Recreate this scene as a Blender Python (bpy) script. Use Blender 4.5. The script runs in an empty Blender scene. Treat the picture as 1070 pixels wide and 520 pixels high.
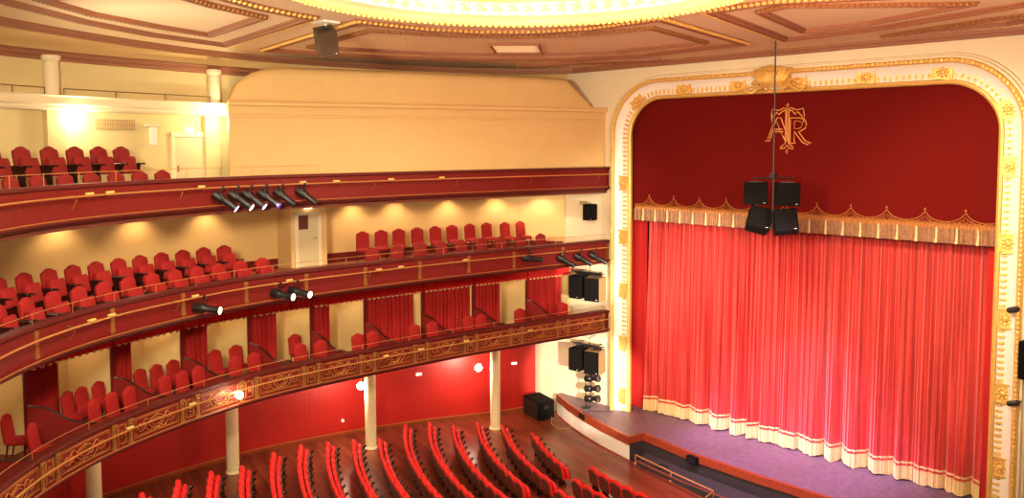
import bpy, math, random
import numpy as np
from mathutils import Vector, Matrix
random.seed(7)
C = bpy.context.scene.collection
PI = math.pi

# ------------------------------------------------------------------ materials
def lin(c):
    return tuple(((v/12.92) if v <= .04045 else ((v+.055)/1.055)**2.4) for v in c)
def mat(name, rgb, rough=.6, metal=0, noise=0, nscale=8, emit=None, es=0, sheen=0, bump=0, bscale=40, spec=.5):
    m = bpy.data.materials.new(name); m.use_nodes = True
    nt = m.node_tree; b = nt.nodes['Principled BSDF']
    b.inputs['Base Color'].default_value = (*lin(rgb), 1)
    b.inputs['Roughness'].default_value = rough
    b.inputs['Metallic'].default_value = metal
    b.inputs['Specular IOR Level'].default_value = spec
    if sheen:
        b.inputs['Sheen Weight'].default_value = sheen
        b.inputs['Sheen Tint'].default_value = (1, .3, .25, 1)
    if emit:
        b.inputs['Emission Color'].default_value = (*emit, 1); b.inputs['Emission Strength'].default_value = es
    if noise or bump:
        tc = nt.nodes.new('ShaderNodeTexCoord')
        n = nt.nodes.new('ShaderNodeTexNoise'); n.inputs['Scale'].default_value = nscale; n.inputs['Detail'].default_value = 4
        nt.links.new(tc.outputs['Object'], n.inputs['Vector'])
        if noise:
            mx = nt.nodes.new('ShaderNodeMix'); mx.data_type = 'RGBA'; mx.blend_type = 'MULTIPLY'
            mx.inputs[6].default_value = (*lin(rgb), 1)
            cr = nt.nodes.new('ShaderNodeValToRGB')
            cr.color_ramp.elements[0].position = .3; cr.color_ramp.elements[1].position = .7
            cr.color_ramp.elements[0].color = (1-noise, 1-noise, 1-noise, 1)
            cr.color_ramp.elements[1].color = (1, 1, 1, 1)
            nt.links.new(n.outputs['Fac'], cr.inputs['Fac'])
            nt.links.new(cr.outputs['Color'], mx.inputs[7]); mx.inputs[0].default_value = 1
            nt.links.new(mx.outputs[2], b.inputs['Base Color'])
        if bump:
            n2 = nt.nodes.new('ShaderNodeTexNoise'); n2.inputs['Scale'].default_value = bscale
            nt.links.new(tc.outputs['Object'], n2.inputs['Vector'])
            bp = nt.nodes.new('ShaderNodeBump'); bp.inputs['Strength'].default_value = bump; bp.inputs['Distance'].default_value = .02
            nt.links.new(n2.outputs['Fac'], bp.inputs['Height']); nt.links.new(bp.outputs['Normal'], b.inputs['Normal'])
    return m
M = {}
M['cream'] = mat('cream_plaster', (.85, .70, .46), .75, noise=.05, nscale=1.5)
M['cream_light'] = mat('pale_cream_plaster', (.90, .83, .69), .7, noise=.04, nscale=1.5)
M['cream_yellow'] = mat('yellow_cream_plaster', (.83, .75, .54), .75, noise=.05, nscale=1.5)
M['ceiling'] = mat('ceiling_paint', (.92, .81, .66), .8)
M['ceiling_rose'] = mat('ceiling_rose_paint', (.84, .66, .53), .8)
M['brown_mould'] = mat('brown_moulding', (.60, .38, .27), .6, noise=.2, nscale=30)
M['gold'] = mat('gilding', (.98, .80, .44), .34, metal=.45, noise=.22, nscale=25, bump=.5, bscale=60)
M['gold_dull'] = mat('dull_gilding', (.64, .43, .22), .45, metal=.4, noise=.3, nscale=25, bump=.4)
M['gold_line'] = mat('gold_paint', (.70, .45, .22), .45, metal=.3)
M['gold_pale'] = mat('pale_gold_braid', (.90, .62, .34), .5, metal=.2)
M['brass'] = mat('brass', (.88, .66, .40), .3, metal=.7)
M['white_gloss'] = mat('white_enamel', (.92, .89, .84), .35)
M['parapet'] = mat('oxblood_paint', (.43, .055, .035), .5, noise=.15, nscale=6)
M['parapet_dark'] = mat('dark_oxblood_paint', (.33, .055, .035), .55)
M['plush'] = mat('red_plush', (.62, .05, .032), .85, noise=.2, nscale=14)
M['plush_dark'] = mat('crimson_plush', (.52, .055, .035), .85, noise=.2, nscale=14)
M['plush_bright'] = mat('scarlet_plush', (.84, .07, .04), .8, noise=.15, nscale=14)
M['dark_wood'] = mat('dark_wood', (.20, .08, .05), .35, noise=.3, nscale=18)
M['mid_wood'] = mat('brown_wood', (.40, .16, .09), .65, noise=.3, nscale=14)
M['trim_wood'] = mat('varnished_wood', (.60, .25, .14), .35, noise=.3, nscale=9)
M['black'] = mat('black_metal', (.09, .08, .08), .45)
M['speaker'] = mat('speaker_black', (.045, .032, .028), .9, spec=.15, noise=.2, nscale=30)
M['speaker_brown'] = mat('speaker_brown', (.27, .19, .13), .6)
M['speaker_lit_side'] = mat('lit_speaker_side_tan', (.62, .50, .33), .6)  # tan puts the light falling on the cabinet side into its colour
M['marble'] = mat('cream_marble', (.92, .86, .68), .4, noise=.22, nscale=22)
M['drape'] = mat('red_velvet', (.70, .06, .055), .8, sheen=.3)
M['box_drape'] = mat('deep_red_velvet', (.66, .06, .04), .85, noise=.15, nscale=10)
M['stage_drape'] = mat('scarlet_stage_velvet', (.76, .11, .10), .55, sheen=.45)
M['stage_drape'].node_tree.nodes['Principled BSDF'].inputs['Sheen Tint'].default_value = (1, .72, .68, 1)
def nap_highlights(m):  # vertical streaks paint pleat highlights and shade into the velvet colour
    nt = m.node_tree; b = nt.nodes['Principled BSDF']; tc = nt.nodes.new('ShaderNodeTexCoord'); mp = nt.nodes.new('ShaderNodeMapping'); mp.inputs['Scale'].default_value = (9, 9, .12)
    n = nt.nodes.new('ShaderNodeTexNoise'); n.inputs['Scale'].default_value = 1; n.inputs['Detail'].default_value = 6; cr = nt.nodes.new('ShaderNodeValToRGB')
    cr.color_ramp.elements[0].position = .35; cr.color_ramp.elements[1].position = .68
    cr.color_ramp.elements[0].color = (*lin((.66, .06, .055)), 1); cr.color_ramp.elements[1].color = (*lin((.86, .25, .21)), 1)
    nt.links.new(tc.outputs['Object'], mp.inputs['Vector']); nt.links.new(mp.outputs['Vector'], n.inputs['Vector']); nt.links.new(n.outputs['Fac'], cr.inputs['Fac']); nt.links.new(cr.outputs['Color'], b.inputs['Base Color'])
nap_highlights(M['stage_drape'])
M['pelmet'] = mat('pelmet_velvet', (.40, .042, .026), .9, spec=.15, noise=.08, nscale=60)
M['fringe'] = mat('cream_fringe', (.95, .84, .60), .7, noise=.25, nscale=30)
M['old_fringe'] = mat('old_gold_fringe', (.66, .47, .33), .6, metal=.15, noise=.4, nscale=12)
M['floor_stage'] = mat('stage_cloth', (.46, .36, .42), .5, noise=.35, nscale=5, bump=.2)
M['pit'] = mat('pit_grey', (.20, .17, .17), .6)
M['glass_lit'] = mat('lit_lens', (1, .9, .8), .4, emit=(1, .75, .55), es=14)
M['lens_dim'] = mat('unlit_lens', (.16, .16, .22), .15)
M['lens_violet'] = mat('violet_lens', (.7, .5, .9), .3, emit=(.85, .45, 1), es=9)
M['lens_blue'] = mat('blue_lens', (.2, .2, .7), .3, emit=(.1, .08, .6), es=1.2)
M['globe'] = mat('lamp_globe', (1, .95, .85), .4, emit=(1, .88, .68), es=70)
M['sign'] = mat('lit_sign', (1, .9, .7), .4, emit=(1, .8, .5), es=3)
M['door'] = mat('cream_door', (.80, .74, .58), .5)
M['grille'] = mat('vent_grille', (.66, .58, .42), .6)
M['carpet'] = mat('red_brown_floor', (.48, .15, .10), .7, noise=.2)
M['box_socket'] = mat('cream_socket_box', (.80, .70, .40), .5)

def wood_floor():
    m = bpy.data.materials.new('plank_floor'); m.use_nodes = True
    nt = m.node_tree; b = nt.nodes['Principled BSDF']
    tc = nt.nodes.new('ShaderNodeTexCoord'); mp = nt.nodes.new('ShaderNodeMapping')
    mp.inputs['Rotation'].default_value = (0, 0, .25)
    br = nt.nodes.new('ShaderNodeTexBrick')
    br.inputs['Color1'].default_value = (*lin((.52, .24, .14)), 1)
    br.inputs['Color2'].default_value = (*lin((.38, .15, .09)), 1)
    br.inputs['Mortar'].default_value = (*lin((.22, .09, .06)), 1)
    br.inputs['Scale'].default_value = 1; br.inputs['Mortar Size'].default_value = .006
    br.inputs['Brick Width'].default_value = 2.2; br.inputs['Row Height'].default_value = .14
    nt.links.new(tc.outputs['Object'], mp.inputs['Vector']); nt.links.new(mp.outputs['Vector'], br.inputs['Vector'])
    nt.links.new(br.outputs['Color'], b.inputs['Base Color']); b.inputs['Roughness'].default_value = .32
    return m
M['planks'] = wood_floor()
def damask():
    m = bpy.data.materials.new('red_diamond_paper'); m.use_nodes = True
    nt = m.node_tree; b = nt.nodes['Principled BSDF']
    uv = nt.nodes.new('ShaderNodeUVMap'); mp = nt.nodes.new('ShaderNodeMapping')
    mp.inputs['Rotation'].default_value = (0, 0, PI/4); mp.inputs['Scale'].default_value = (8, 8, 8)
    ck = nt.nodes.new('ShaderNodeTexChecker'); ck.inputs['Scale'].default_value = 1
    ck.inputs['Color1'].default_value = (*lin((.70, .12, .09)), 1); ck.inputs['Color2'].default_value = (*lin((.66, .10, .075)), 1)
    nt.links.new(uv.outputs['UV'], mp.inputs['Vector']); nt.links.new(mp.outputs['Vector'], ck.inputs['Vector'])
    nt.links.new(ck.outputs['Color'], b.inputs['Base Color']); b.inputs['Roughness'].default_value = .5
    return m
M['damask'] = damask()

# ------------------------------------------------------------------ mesh builder
class MB:
    def __init__(s): s.v = []; s.f = []
    def add(s, vs, fs):
        o = len(s.v); s.v += [tuple(map(float, v)) for v in vs]; s.f += [tuple(i+o for i in f) for f in fs]
    def box(s, x0, x1, y0, y1, z0, z1, m=None):
        vs = [(x, y, z) for z in (z0, z1) for y in (y0, y1) for x in (x0, x1)]
        if m is not None: vs = [m @ Vector(v) for v in vs]
        s.add(vs, [(0, 2, 3, 1), (4, 5, 7, 6), (0, 1, 5, 4), (2, 6, 7, 3), (0, 4, 6, 2), (1, 3, 7, 5)])
    def bbox(s, x0, x1, y0, y1, z0, z1, b=.02, m=None):
        # box with chamfered edges
        vs = []; 
        for sx, X in ((-1, x0), (1, x1)):
            for sy, Y in ((-1, y0), (1, y1)):
                for sz, Z in ((-1, z0), (1, z1)):
                    vs += [(X, Y-sy*b, Z-sz*b), (X-sx*b, Y, Z-sz*b), (X-sx*b, Y-sy*b, Z)]
        if m is not None: vs = [m @ Vector(v) for v in vs]
        def i(a, b_, c_, k): return (a*4+b_*2+c_)*3+k
        fs = []
        for a in (0, 1):
            fs.append((i(a, 0, 0, 0), i(a, 1, 0, 0), i(a, 1, 1, 0), i(a, 0, 1, 0)))
            fs.append((i(0, a, 0, 1), i(1, a, 0, 1), i(1, a, 1, 1), i(0, a, 1, 1)))
            fs.append((i(0, 0, a, 2), i(1, 0, a, 2), i(1, 1, a, 2), i(0, 1, a, 2)))
        for a in (0, 1):
            for c_ in (0, 1):
                fs.append((i(a, c_, 0, 0), i(a, c_, 1, 0), i(a, c_, 1, 1), i(a, c_, 0, 1)))
                fs.append((i(a, 0, c_, 0), i(a, 1, c_, 0), i(a, 1, c_, 2), i(a, 0, c_, 2)))
                fs.append((i(0, a, c_, 1), i(1, a, c_, 1), i(1, a, c_, 2), i(0, a, c_, 2)))
                for d in (0, 1): fs.append((i(a, c_, d, 0), i(a, c_, d, 1), i(a, c_, d, 2)))
        s.add(vs, fs)
    def sweep(s, rings, closed=False, cap=True, ringclosed=True):
        n = len(rings[0]); o = len(s.v)
        for r in rings: s.v += [tuple(map(float, p)) for p in r]
        R = len(rings)
        for i in range(R if closed else R-1):
            a = o+i*n; b = o+((i+1) % R)*n
            for j in range(n if ringclosed else n-1):
                k = (j+1) % n
                s.f.append((a+j, a+k, b+k, b+j))
        if cap and not closed and ringclosed:
            s.f.append(tuple(o+j for j in range(n))[::-1]); s.f.append(tuple(o+(R-1)*n+j for j in range(n)))
    def tube(s, pts, r, n=6, closed=False, flat=1.0):
        P = [Vector(p) for p in pts]; rings = []; R = len(P)
        rr = r if isinstance(r, (list, tuple)) else [r]*R
        for i, p in enumerate(P):
            a = P[i-1] if (i > 0 or closed) else p; b = P[(i+1) % R] if (i < R-1 or closed) else p
            t = (b-a).normalized() if (b-a).length > 1e-9 else Vector((0, 0, 1))
            up = Vector((0, 0, 1)) if abs(t.z) < .95 else Vector((1, 0, 0))
            x = t.cross(up).normalized(); y = x.cross(t)
            rings.append([p+x*math.cos(2*PI*k/n)*rr[i]+y*math.sin(2*PI*k/n)*rr[i]*flat for k in range(n)])
        s.sweep(rings, closed)
    def lathe(s, prof, n=16, m=None, cx=0, cy=0, axis='z'):
        rings = []
        for r, z in prof:
            ring = [Vector((cx+r*math.cos(2*PI*k/n), cy+r*math.sin(2*PI*k/n), z)) for k in range(n)]
            if m is not None: ring = [m @ v for v in ring]
            rings.append(ring)
        s.sweep(rings)
    def sphere(s, c, r, n=8, sc=(1, 1, 1)):
        prof = [(max(1e-4, r*math.sin(PI*i/(n//2+1))), -r*math.cos(PI*i/(n//2+1))) for i in range(n//2+2)]
        m = Matrix.Translation(Vector(c)) @ Matrix.Diagonal((*sc, 1))
        s.lathe(prof, n, m)
    def prism(s, poly, m, d):   # poly 2D in local xz, extruded along +y by d
        n = len(poly)
        vs = [m @ Vector((x, 0, z)) for x, z in poly]+[m @ Vector((x, d, z)) for x, z in poly]
        s.add(vs, [tuple(range(n)), tuple(range(2*n-1, n-1, -1))]+[(i, i+n, (i+1) % n+n, (i+1) % n) for i in range(n)])
    def build(s, name, m, parent=None, smooth=False, loc=None):
        me = bpy.data.meshes.new(name)
        vs = s.v
        if loc is not None: vs = [(x-loc[0], y-loc[1], z-loc[2]) for x, y, z in vs]
        me.from_pydata(vs, [], s.f); me.validate(); me.update()
        import bmesh
        bm = bmesh.new(); bm.from_mesh(me); bmesh.ops.recalc_face_normals(bm, faces=bm.faces)
        if smooth:
            for f in bm.faces: f.smooth = True
            for e in bm.edges:
                if len(e.link_faces) == 2 and e.calc_face_angle(0) > .7: e.smooth = False
        bm.to_mesh(me); bm.free()
        me.materials.append(m)
        o = bpy.data.objects.new(name, me); C.objects.link(o)
        if loc is not None and parent is None: o.location = loc
        if parent is not None: o.parent = parent
        return o

def tag(o, label=None, cat=None, group=None, kind=None):
    if label: o['label'] = label
    if cat: o['category'] = cat
    if group: o['group'] = group
    if kind: o['kind'] = kind
    return o
def empty(name, loc=(0, 0, 0), rz=0, label=None, cat=None, group=None, kind=None):
    o = bpy.data.objects.new(name, None); C.objects.link(o); o.location = loc; o.rotation_euler = (0, 0, rz)
    o.empty_display_size = .1
    return tag(o, label, cat, group, kind)
def struct(name, mb, m, parent=None, smooth=False, label=None):
    o = mb.build(name, m, parent, smooth)
    if parent is None: o['kind'] = 'structure'
    if label: o['label'] = label
    return o
def copy_tree(o, parent=None):
    c_ = o.copy(); C.objects.link(c_); c_.parent = parent
    for ch in KIDS.get(o, []) or [x for x in o.children]:
        copy_tree(ch, c_)
    return c_
KIDS = {}
ORD = ['first', 'second', 'third', 'fourth', 'fifth', 'sixth', 'seventh', 'eighth', 'ninth', 'tenth', 'eleventh', 'twelfth', 'thirteenth', 'fourteenth', 'fifteenth', 'sixteenth', 'seventeenth', 'eighteenth', 'nineteenth', 'twentieth']

# ------------------------------------------------------------------ plan curves
def crs(P, n=24):
    P = [np.array(p, float) for p in P]; out = []
    Q = [2*P[0]-P[1]]+P+[2*P[-1]-P[-2]]
    for i in range(1, len(Q)-2):
        a, b, c_, d = Q[i-1:i+3]
        for k in range(n):
            t = k/n
            out.append(.5*((2*b)+(c_-a)*t+(2*a-5*b+4*c_-d)*t*t+(-a+3*b-3*c_+d)*t**3))
    out.append(P[-1]); return np.array(out)
class Cv:
    def __init__(s, P, it=60):
        p = crs(P)
        for _ in range(it): p[1:-1] = .25*p[:-2]+.5*p[1:-1]+.25*p[2:]
        s.p = p; s.s = np.r_[0, np.cumsum(np.hypot(*(p[1:]-p[:-1]).T))]; s.L = float(s.s[-1])
    def at(s, t, off=0):
        e = .3
        x = np.interp(t, s.s, s.p[:, 0]); y = np.interp(t, s.s, s.p[:, 1])
        ax = np.interp(t+e, s.s, s.p[:, 0])-np.interp(t-e, s.s, s.p[:, 0]); ay = np.interp(t+e, s.s, s.p[:, 1])-np.interp(t-e, s.s, s.p[:, 1])
        l = math.hypot(ax, ay); ax /= l; ay /= l
        return (x+off*ay, y-off*ax), (ax, ay)
F = Cv([(-7.0, 0), (-7.5, -2), (-8.0, -4), (-8.45, -6), (-8.85, -8), (-9.15, -10), (-9.4, -12), (-9.45, -14), (-9.05, -16), (-8.35, -18), (-7.4, -19.5), (-6.2, -20.7), (-4.6, -21.8), (-2.8, -22.6)])
BK = Cv([(-10.6, -.3), (-12.1, -4), (-13.0, -7), (-13.6, -10), (-13.75, -12.5), (-13.5, -15), (-13.2, -17), (-12.6, -19), (-11.6, -21), (-10, -23), (-7.6, -25), (-5.5, -26)])
BK2 = Cv([(-9.2, -.02), (-11.1, -1.3), (-12.0, -4), (-13.0, -7), (-13.6, -10), (-13.75, -12.5), (-13.5, -15), (-13.2, -17), (-12.6, -19), (-11.6, -21), (-10, -23), (-7.6, -25), (-5.5, -26)])
def P3(cv, s, off, z):
    (x, y), _ = cv.at(s, off); return (x, y, z)
def csweep(mb, cv, s0, s1, prof, step=.35, cap=True, closed=True):
    n = max(2, int(abs(s1-s0)/step)+1)
    rings = [[P3(cv, s, o, z) for o, z in prof] for s in np.linspace(s0, s1, n)]
    mb.sweep(rings, cap=cap, ringclosed=closed)
def ctube(mb, cv, s0, s1, off, z, r, n=6, step=.3):
    k = max(2, int(abs(s1-s0)/step)+1)
    mb.tube([P3(cv, s, off, z) for s in np.linspace(s0, s1, k)], r, n)
def face_in(cv, s, turn=0):   # rotation so that local +Y points from the curve into the house
    _, (ax, ay) = cv.at(s); nx, ny = -ay, ax
    return math.atan2(ny, nx)-PI/2+turn
def frame_m(cv, s, off, z):  # x along curve toward the stage, y outwards behind, z up
    (x, y), (ax, ay) = cv.at(s, off)
    m = Matrix(((-ax, ay, 0, x), (-ay, -ax, 0, y), (0, 0, 1, z), (0, 0, 0, 1)))
    return m

def rowz(Y): return .15+.055*max(0, -Y-2)

# ================================================================== STALLS FLOOR, WALL
mb = MB()
S = 40
# raked stalls floor (with a straight cut along the pit)
xs = np.linspace(-16, 12, 41); ys = list(np.linspace(-28, -4.9, 24))+[-4.6]
def pit_edge(x):  # front line of the stage / pit where the stalls floor stops
    return -2.2-.28*(x+4.2) if x > -4.2 else (0.2 if x < -9.4 else -.3-(x+9.4)*.365)
cols = []
for x in xs:
    top = pit_edge(x); top = max(top, -3.2)
    cols.append([(x, y) for y in list(np.linspace(-28, top, 30))])
rings = [[(x, y, rowz(y)) for x, y in c_] for c_ in cols]
mb.sweep(rings, ringclosed=False, cap=False)
struct('floor', mb, M['planks'])

mb = MB()
def wallsurf(cv, z0f, z1, name, m, s0=0, s1=None, off=0, uv=False, step=.4, thick=.15):
    s1 = s1 or cv.L; mb = MB(); n = int((s1-s0)/step)+1
    rings = []
    for s in np.linspace(s0, s1, n):
        (x, y), _ = cv.at(s, off); z0 = z0f(y) if callable(z0f) else z0f
        rings.append([P3(cv, s, off, z0), P3(cv, s, off, z1), P3(cv, s, off+thick, z1), P3(cv, s, off+thick, z0)])
    mb.sweep(rings)
    o = struct(name, mb, m)
    if uv:
        ul = o.data.uv_layers.new(name='UVMap'); ss = np.linspace(s0, s1, n)
        vi = np.zeros(len(o.data.loops), int); o.data.loops.foreach_get('vertex_index', vi)
        co = np.array([(ss[v//4], o.data.vertices[v].co.z) for v in vi], float)
        ul.data.foreach_set('uv', co.ravel())
    return o
wallsurf(BK, lambda y: rowz(y)-.05, 3.95, 'wall_stalls', M['damask'], uv=True)
mb = MB(); n = 70
rings = []
for s in np.linspace(.05, BK.L-.05, n):
    (x, y), _ = BK.at(s, 0); z = rowz(y)
    rings.append([P3(BK, s, -.035, z), P3(BK, s, -.035, z+.10), P3(BK, s, -.004, z+.10), P3(BK, s, -.004, z)])
mb.sweep(rings); struct('baseboard_stalls', mb, M['trim_wood'])
mb = MB()
rings = []
for s in np.linspace(.05, BK.L-.05, n):
    (x, y), _ = BK.at(s, 0); z = rowz(y)+.10
    rings.append([P3(BK, s, -.045, z), P3(BK, s, -.045, z+.03), P3(BK, s, -.004, z+.03), P3(BK, s, -.004, z)])
mb.sweep(rings); struct('trim_1', mb, M['gold_line'])

# ================================================================== BALCONY FLOORS AND WALLS
def ring_floor(name, z0, z1, o0, cvb=BK, offb=0, m=M['carpet'], s_in=(0.0, 25.6)):
    mb = MB(); n = 70; rings = []
    for t in np.linspace(0, 1, n):
        a = P3(F, s_in[0]+(s_in[1]-s_in[0])*t, o0, 0); b = P3(cvb, cvb.L*t*.985, offb, 0)
        rings.append([(a[0], a[1], z0), (a[0], a[1], z1), (b[0], b[1], z1), (b[0], b[1], z0)])
    mb.sweep(rings); return struct(name, mb, m)
ring_floor('floor_lower_balcony', 3.95, 4.05, .12, m=M['mid_wood'])
ring_floor('floor_middle_balcony', 6.75, 6.85, .12, BK2, m=M['trim_wood'])
ring_floor('floor_upper_balcony', 9.45, 9.58, .12, BK2, m=M['mid_wood'])
# raised back tiers
mb = MB(); csweep(mb, F, .9, 24.5, [(1.55, 6.85), (1.55, 7.18), (2.9, 7.18), (2.9, 6.85)]); struct('floor_middle_tier', mb, M['trim_wood'])
mb = MB(); csweep(mb, F, 1.1, 12.6, [(2.9, 6.85), (2.9, 7.18), (3.35, 7.18), (3.35, 6.85)]); struct('floor_middle_tier.001', mb, M['trim_wood'])
mb = MB(); csweep(mb, F, 13.9, 24.5, [(1.5, 9.58), (1.5, 10.22), (3.2, 10.22), (3.2, 9.58)]); struct('floor_upper_tier', mb, M['mid_wood'])

wallsurf(BK2, 6.85, 9.45, 'wall_middle_balcony', M['cream'])
mb = MB()
csweep(mb, BK2, .1, BK2.L-.1, [(-.03, 6.86), (-.03, 7.38), (-.003, 7.38), (-.003, 6.86)]); struct('baseboard_middle_balcony', mb, M['parapet'])
wallsurf(BK2, 9.58, 14.4, 'wall_upper_balcony', M['cream_yellow'])

# ================================================================== PARAPETS
def parapet(zb, zt, label, rail_z, ornate=False, s1=25.6):
    root = empty('balcony_parapet', (-9, -10, zb), 0, label, 'balcony parapet')
    L = Vector((-9, -10, zb))
    def B(mb, name, m, parent=root, smooth=False):
        o = mb.build(name, m, None, smooth, loc=L if parent is root else None)
        o.location = (0, 0, 0); o.parent = parent
        return o
    H = zt-zb
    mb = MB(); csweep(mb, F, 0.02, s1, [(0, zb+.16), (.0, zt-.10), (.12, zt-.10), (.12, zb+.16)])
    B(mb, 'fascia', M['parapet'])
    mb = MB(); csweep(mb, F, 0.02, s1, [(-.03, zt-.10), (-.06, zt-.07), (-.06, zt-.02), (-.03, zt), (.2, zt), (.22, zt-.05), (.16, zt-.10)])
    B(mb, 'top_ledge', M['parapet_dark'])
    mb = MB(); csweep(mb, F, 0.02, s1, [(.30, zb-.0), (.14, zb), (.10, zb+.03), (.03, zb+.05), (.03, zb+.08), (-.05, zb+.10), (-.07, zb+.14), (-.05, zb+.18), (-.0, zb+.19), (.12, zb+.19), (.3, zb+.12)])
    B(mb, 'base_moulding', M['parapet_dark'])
    mb = MB(); ctube(mb, F, .02, s1, -.062, zb+.185, .014, 5); B(mb, 'gilt_bead', M['gold_line'])
    return root, B
p3, B3 = parapet(9.52, 10.47, 'plain dark red parapet of the uppermost balcony, directly below the seats beside the cream door', 10.2)
p2, B2 = parapet(6.68, 7.62, 'dark red parapet of the middle balcony divided by narrow gilt strips', 7.4)
p1, B1 = parapet(3.93, 4.84, 'ornamented dark red parapet of the lowest balcony with gilt scroll panels', 4.5, True)

# middle: gilt strips
for s in (.12, 2.26, 4.45, 6.35, 8.27, 10.27, 12.25, 14.15, 16.12, 18.19, 20.43, 22.6):
    m = frame_m(F, s, 0, 0); mb = MB()
    mb.box(-.055, .055, -.022, .0, 6.90, 7.50, m)
    mb.box(-.04, .04, -.034, -.02, 6.94, 7.46, m)
    for z in (6.95, 7.43): mb.box(-.065, .065, -.036, .0, z-.025, z+.025, m)
    B2(mb, 'gilt_strip', M['gold_dull'])
# lowest: pilasters and panels
cs = [2.275, 4.37, 6.30, 8.26, 10.23, 12.15, 14.13, 16.01, 18.03, 20.2, 22.3]
pil = [.3]
for c_ in cs: pil += [c_-.24, c_+.24]
z0, z1 = 4.15, 4.70
for s in pil:
    m = frame_m(F, s, 0, 0); mb = MB()
    mb.box(-.06, .06, -.03, 0, z0-.03, z1+.02, m)
    mb.box(-.04, .04, -.045, -.028, z0+.04, z1-.1, m)
    mb.box(-.075, .075, -.05, 0, z1-.05, z1+.03, m); mb.box(-.07, .07, -.045, 0, z0-.05, z0+.02, m)
    mb.sphere(m @ Vector((0, -.05, z1-.1)), .035, 6)
    B1(mb, 'pilaster', M['gold_dull'])
def scroll(mb, m, w, h):
    def T(pts, r): mb.tube([m @ Vector((x*w, -.02, z*h)) for x, z in pts], r, 5)
    # central cartouche with laurel wreath, side volutes and a festoon
    T([(.17*math.cos(a), .30*math.sin(a)) for a in np.linspace(0, 2*PI, 17)], .017)
    T([(.11*math.cos(a), .19*math.sin(a)) for a in np.linspace(0, 2*PI, 13)], .011)
    for sx in (-1, 1):
        T([(sx*(.17+.14*t), .10+.20*math.sin(t*PI)) for t in np.linspace(0, 1, 7)], .015)
        T([(sx*(.36+.10*(1-t*.75)*math.cos(t*2*PI*1.35+2.6)), -.02+.27*(1-t*.75)*math.sin(t*2*PI*1.35+2.6)) for t in np.linspace(0, 1, 16)], .013)
        T([(sx*(.10+.16*t), -.28-.10*math.sin(t*PI*1.5)) for t in np.linspace(0, 1, 8)], .013)
        T([(sx*(.22+.1*t), -.05-.22*t*t) for t in np.linspace(0, 1, 5)], .012)
    for x, z in ((0, .33), (0, -.33), (.05, -.37), (-.05, -.37)): mb.sphere(m @ Vector((x*w, -.025, z*h)), .028, 6)
panels = []
for i in range(len(cs)-1):
    panels.append((cs[i]+.24+.07, cs[i+1]-.24-.07, True)); panels.append((cs[i]-.17, cs[i]+.17, False))
panels.append((.37, cs[0]-.31, True)); 
for a, b, big in panels:
    cmid = (a+b)/2; w = (b-a)
    mb = MB()
    g = .05
    for r_, gg in ((.014, g), (.007, g+.05 if big else g+.035)):
        pts = []
        aa, bb = a+gg, b-gg; za, zb = z0+gg*.8, z1-gg*.8
        k = 8 if big else 3
        pts += [P3(F, t, -.012, za) for t in np.linspace(aa, bb, k)]+[P3(F, t, -.012, zb) for t in np.linspace(bb, aa, k)]
        mb.tube(pts, r_, 5, closed=True)
    m = frame_m(F, cmid, 0, (z0+z1)/2)
    if big: scroll(mb, m, w*.92, (z1-z0)*.9)
    else:
        mb.tube([m @ Vector((.04*math.cos(t), -.02, .10*math.sin(t))) for t in np.linspace(0, 2*PI, 9)], .012, 5)
        mb.sphere(m @ Vector((0, -.02, 0)), .03, 6)
    B1(mb, 'scroll_panel' if big else 'narrow_panel', M['gold_line'])

# brass lighting rails in front of parapets, with bracket arms
def light_rail(z, off, s0, s1, label, step=2.0, r=.023):
    root = empty('lighting_rail', P3(F, 10, off, z), 0, label, 'rail'); L = Vector(root.location)
    mb = MB(); ctube(mb, F, s0, s1, off, z, r, 8); o = mb.build('rail_pipe', M['brass'], None, True, loc=L); o.location = (0, 0, 0); o.parent = root
    s = s0+.8
    while s < s1:
        mb = MB(); m = frame_m(F, s, 0, z)
        mb.tube([m @ Vector((0, -.0, .02)), m @ Vector((0, off, .0)), m @ Vector((0, off-.03, -.02))], .014, 5)
        mb.tube([m @ Vector((0, 0, -.28)), m @ Vector((0, off*.4, -.26)), m @ Vector((0, off*.9, -.1)), m @ Vector((0, off, 0))], .012, 5)
        o = mb.build('bracket', M['gold_dull'], None, False, loc=L); o.location = (0, 0, 0); o.parent = root
        s += step*1.55
light_rail(10.2, -.20, -.12, 25, 'brass lighting rail in front of the uppermost balcony parapet')
light_rail(7.36, -.22, .1, 25, 'brass lighting rail in front of the middle balcony parapet')
light_rail(4.55, -.24, -.25, 25, 'brass lighting rail in front of the scroll-ornamented lowest parapet')
def guard_rail(zt, zr, off, s0, s1, label, step, end=False, r=.009):
    root = empty('guard_rail', P3(F, 10, off, zt), 0, label, 'rail'); L = Vector(root.location)
    mb = MB(); ctube(mb, F, s0, s1, off, zr, r, 6); o = mb.build('hand_rail', M['brass'], None, True, loc=L); o.location = (0, 0, 0); o.parent = root
    k = max(1, round((s1-s0)/step))
    for i in range(k+1):
        s = s0+(s1-s0)*i/k; mb = MB(); mb.tube([P3(F, s, off, zt-.02), P3(F, s, off, zr)], r*.9, 6)
        o = mb.build('post', M['brass'], None, False, loc=L); o.location = (0, 0, 0); o.parent = root
guard_rail(10.47, 10.72, .07, 11.75, 24, 'thin brass guard rail along the top of the uppermost parapet', .98)
guard_rail(7.62, 7.84, .07, .15, 24, 'thin brass guard rail along the top of the middle parapet', 1.2)
guard_rail(4.84, 5.0, .07, .15, 24, 'thin brass guard rail on top of the scroll-ornamented parapet', 1.75)
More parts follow.
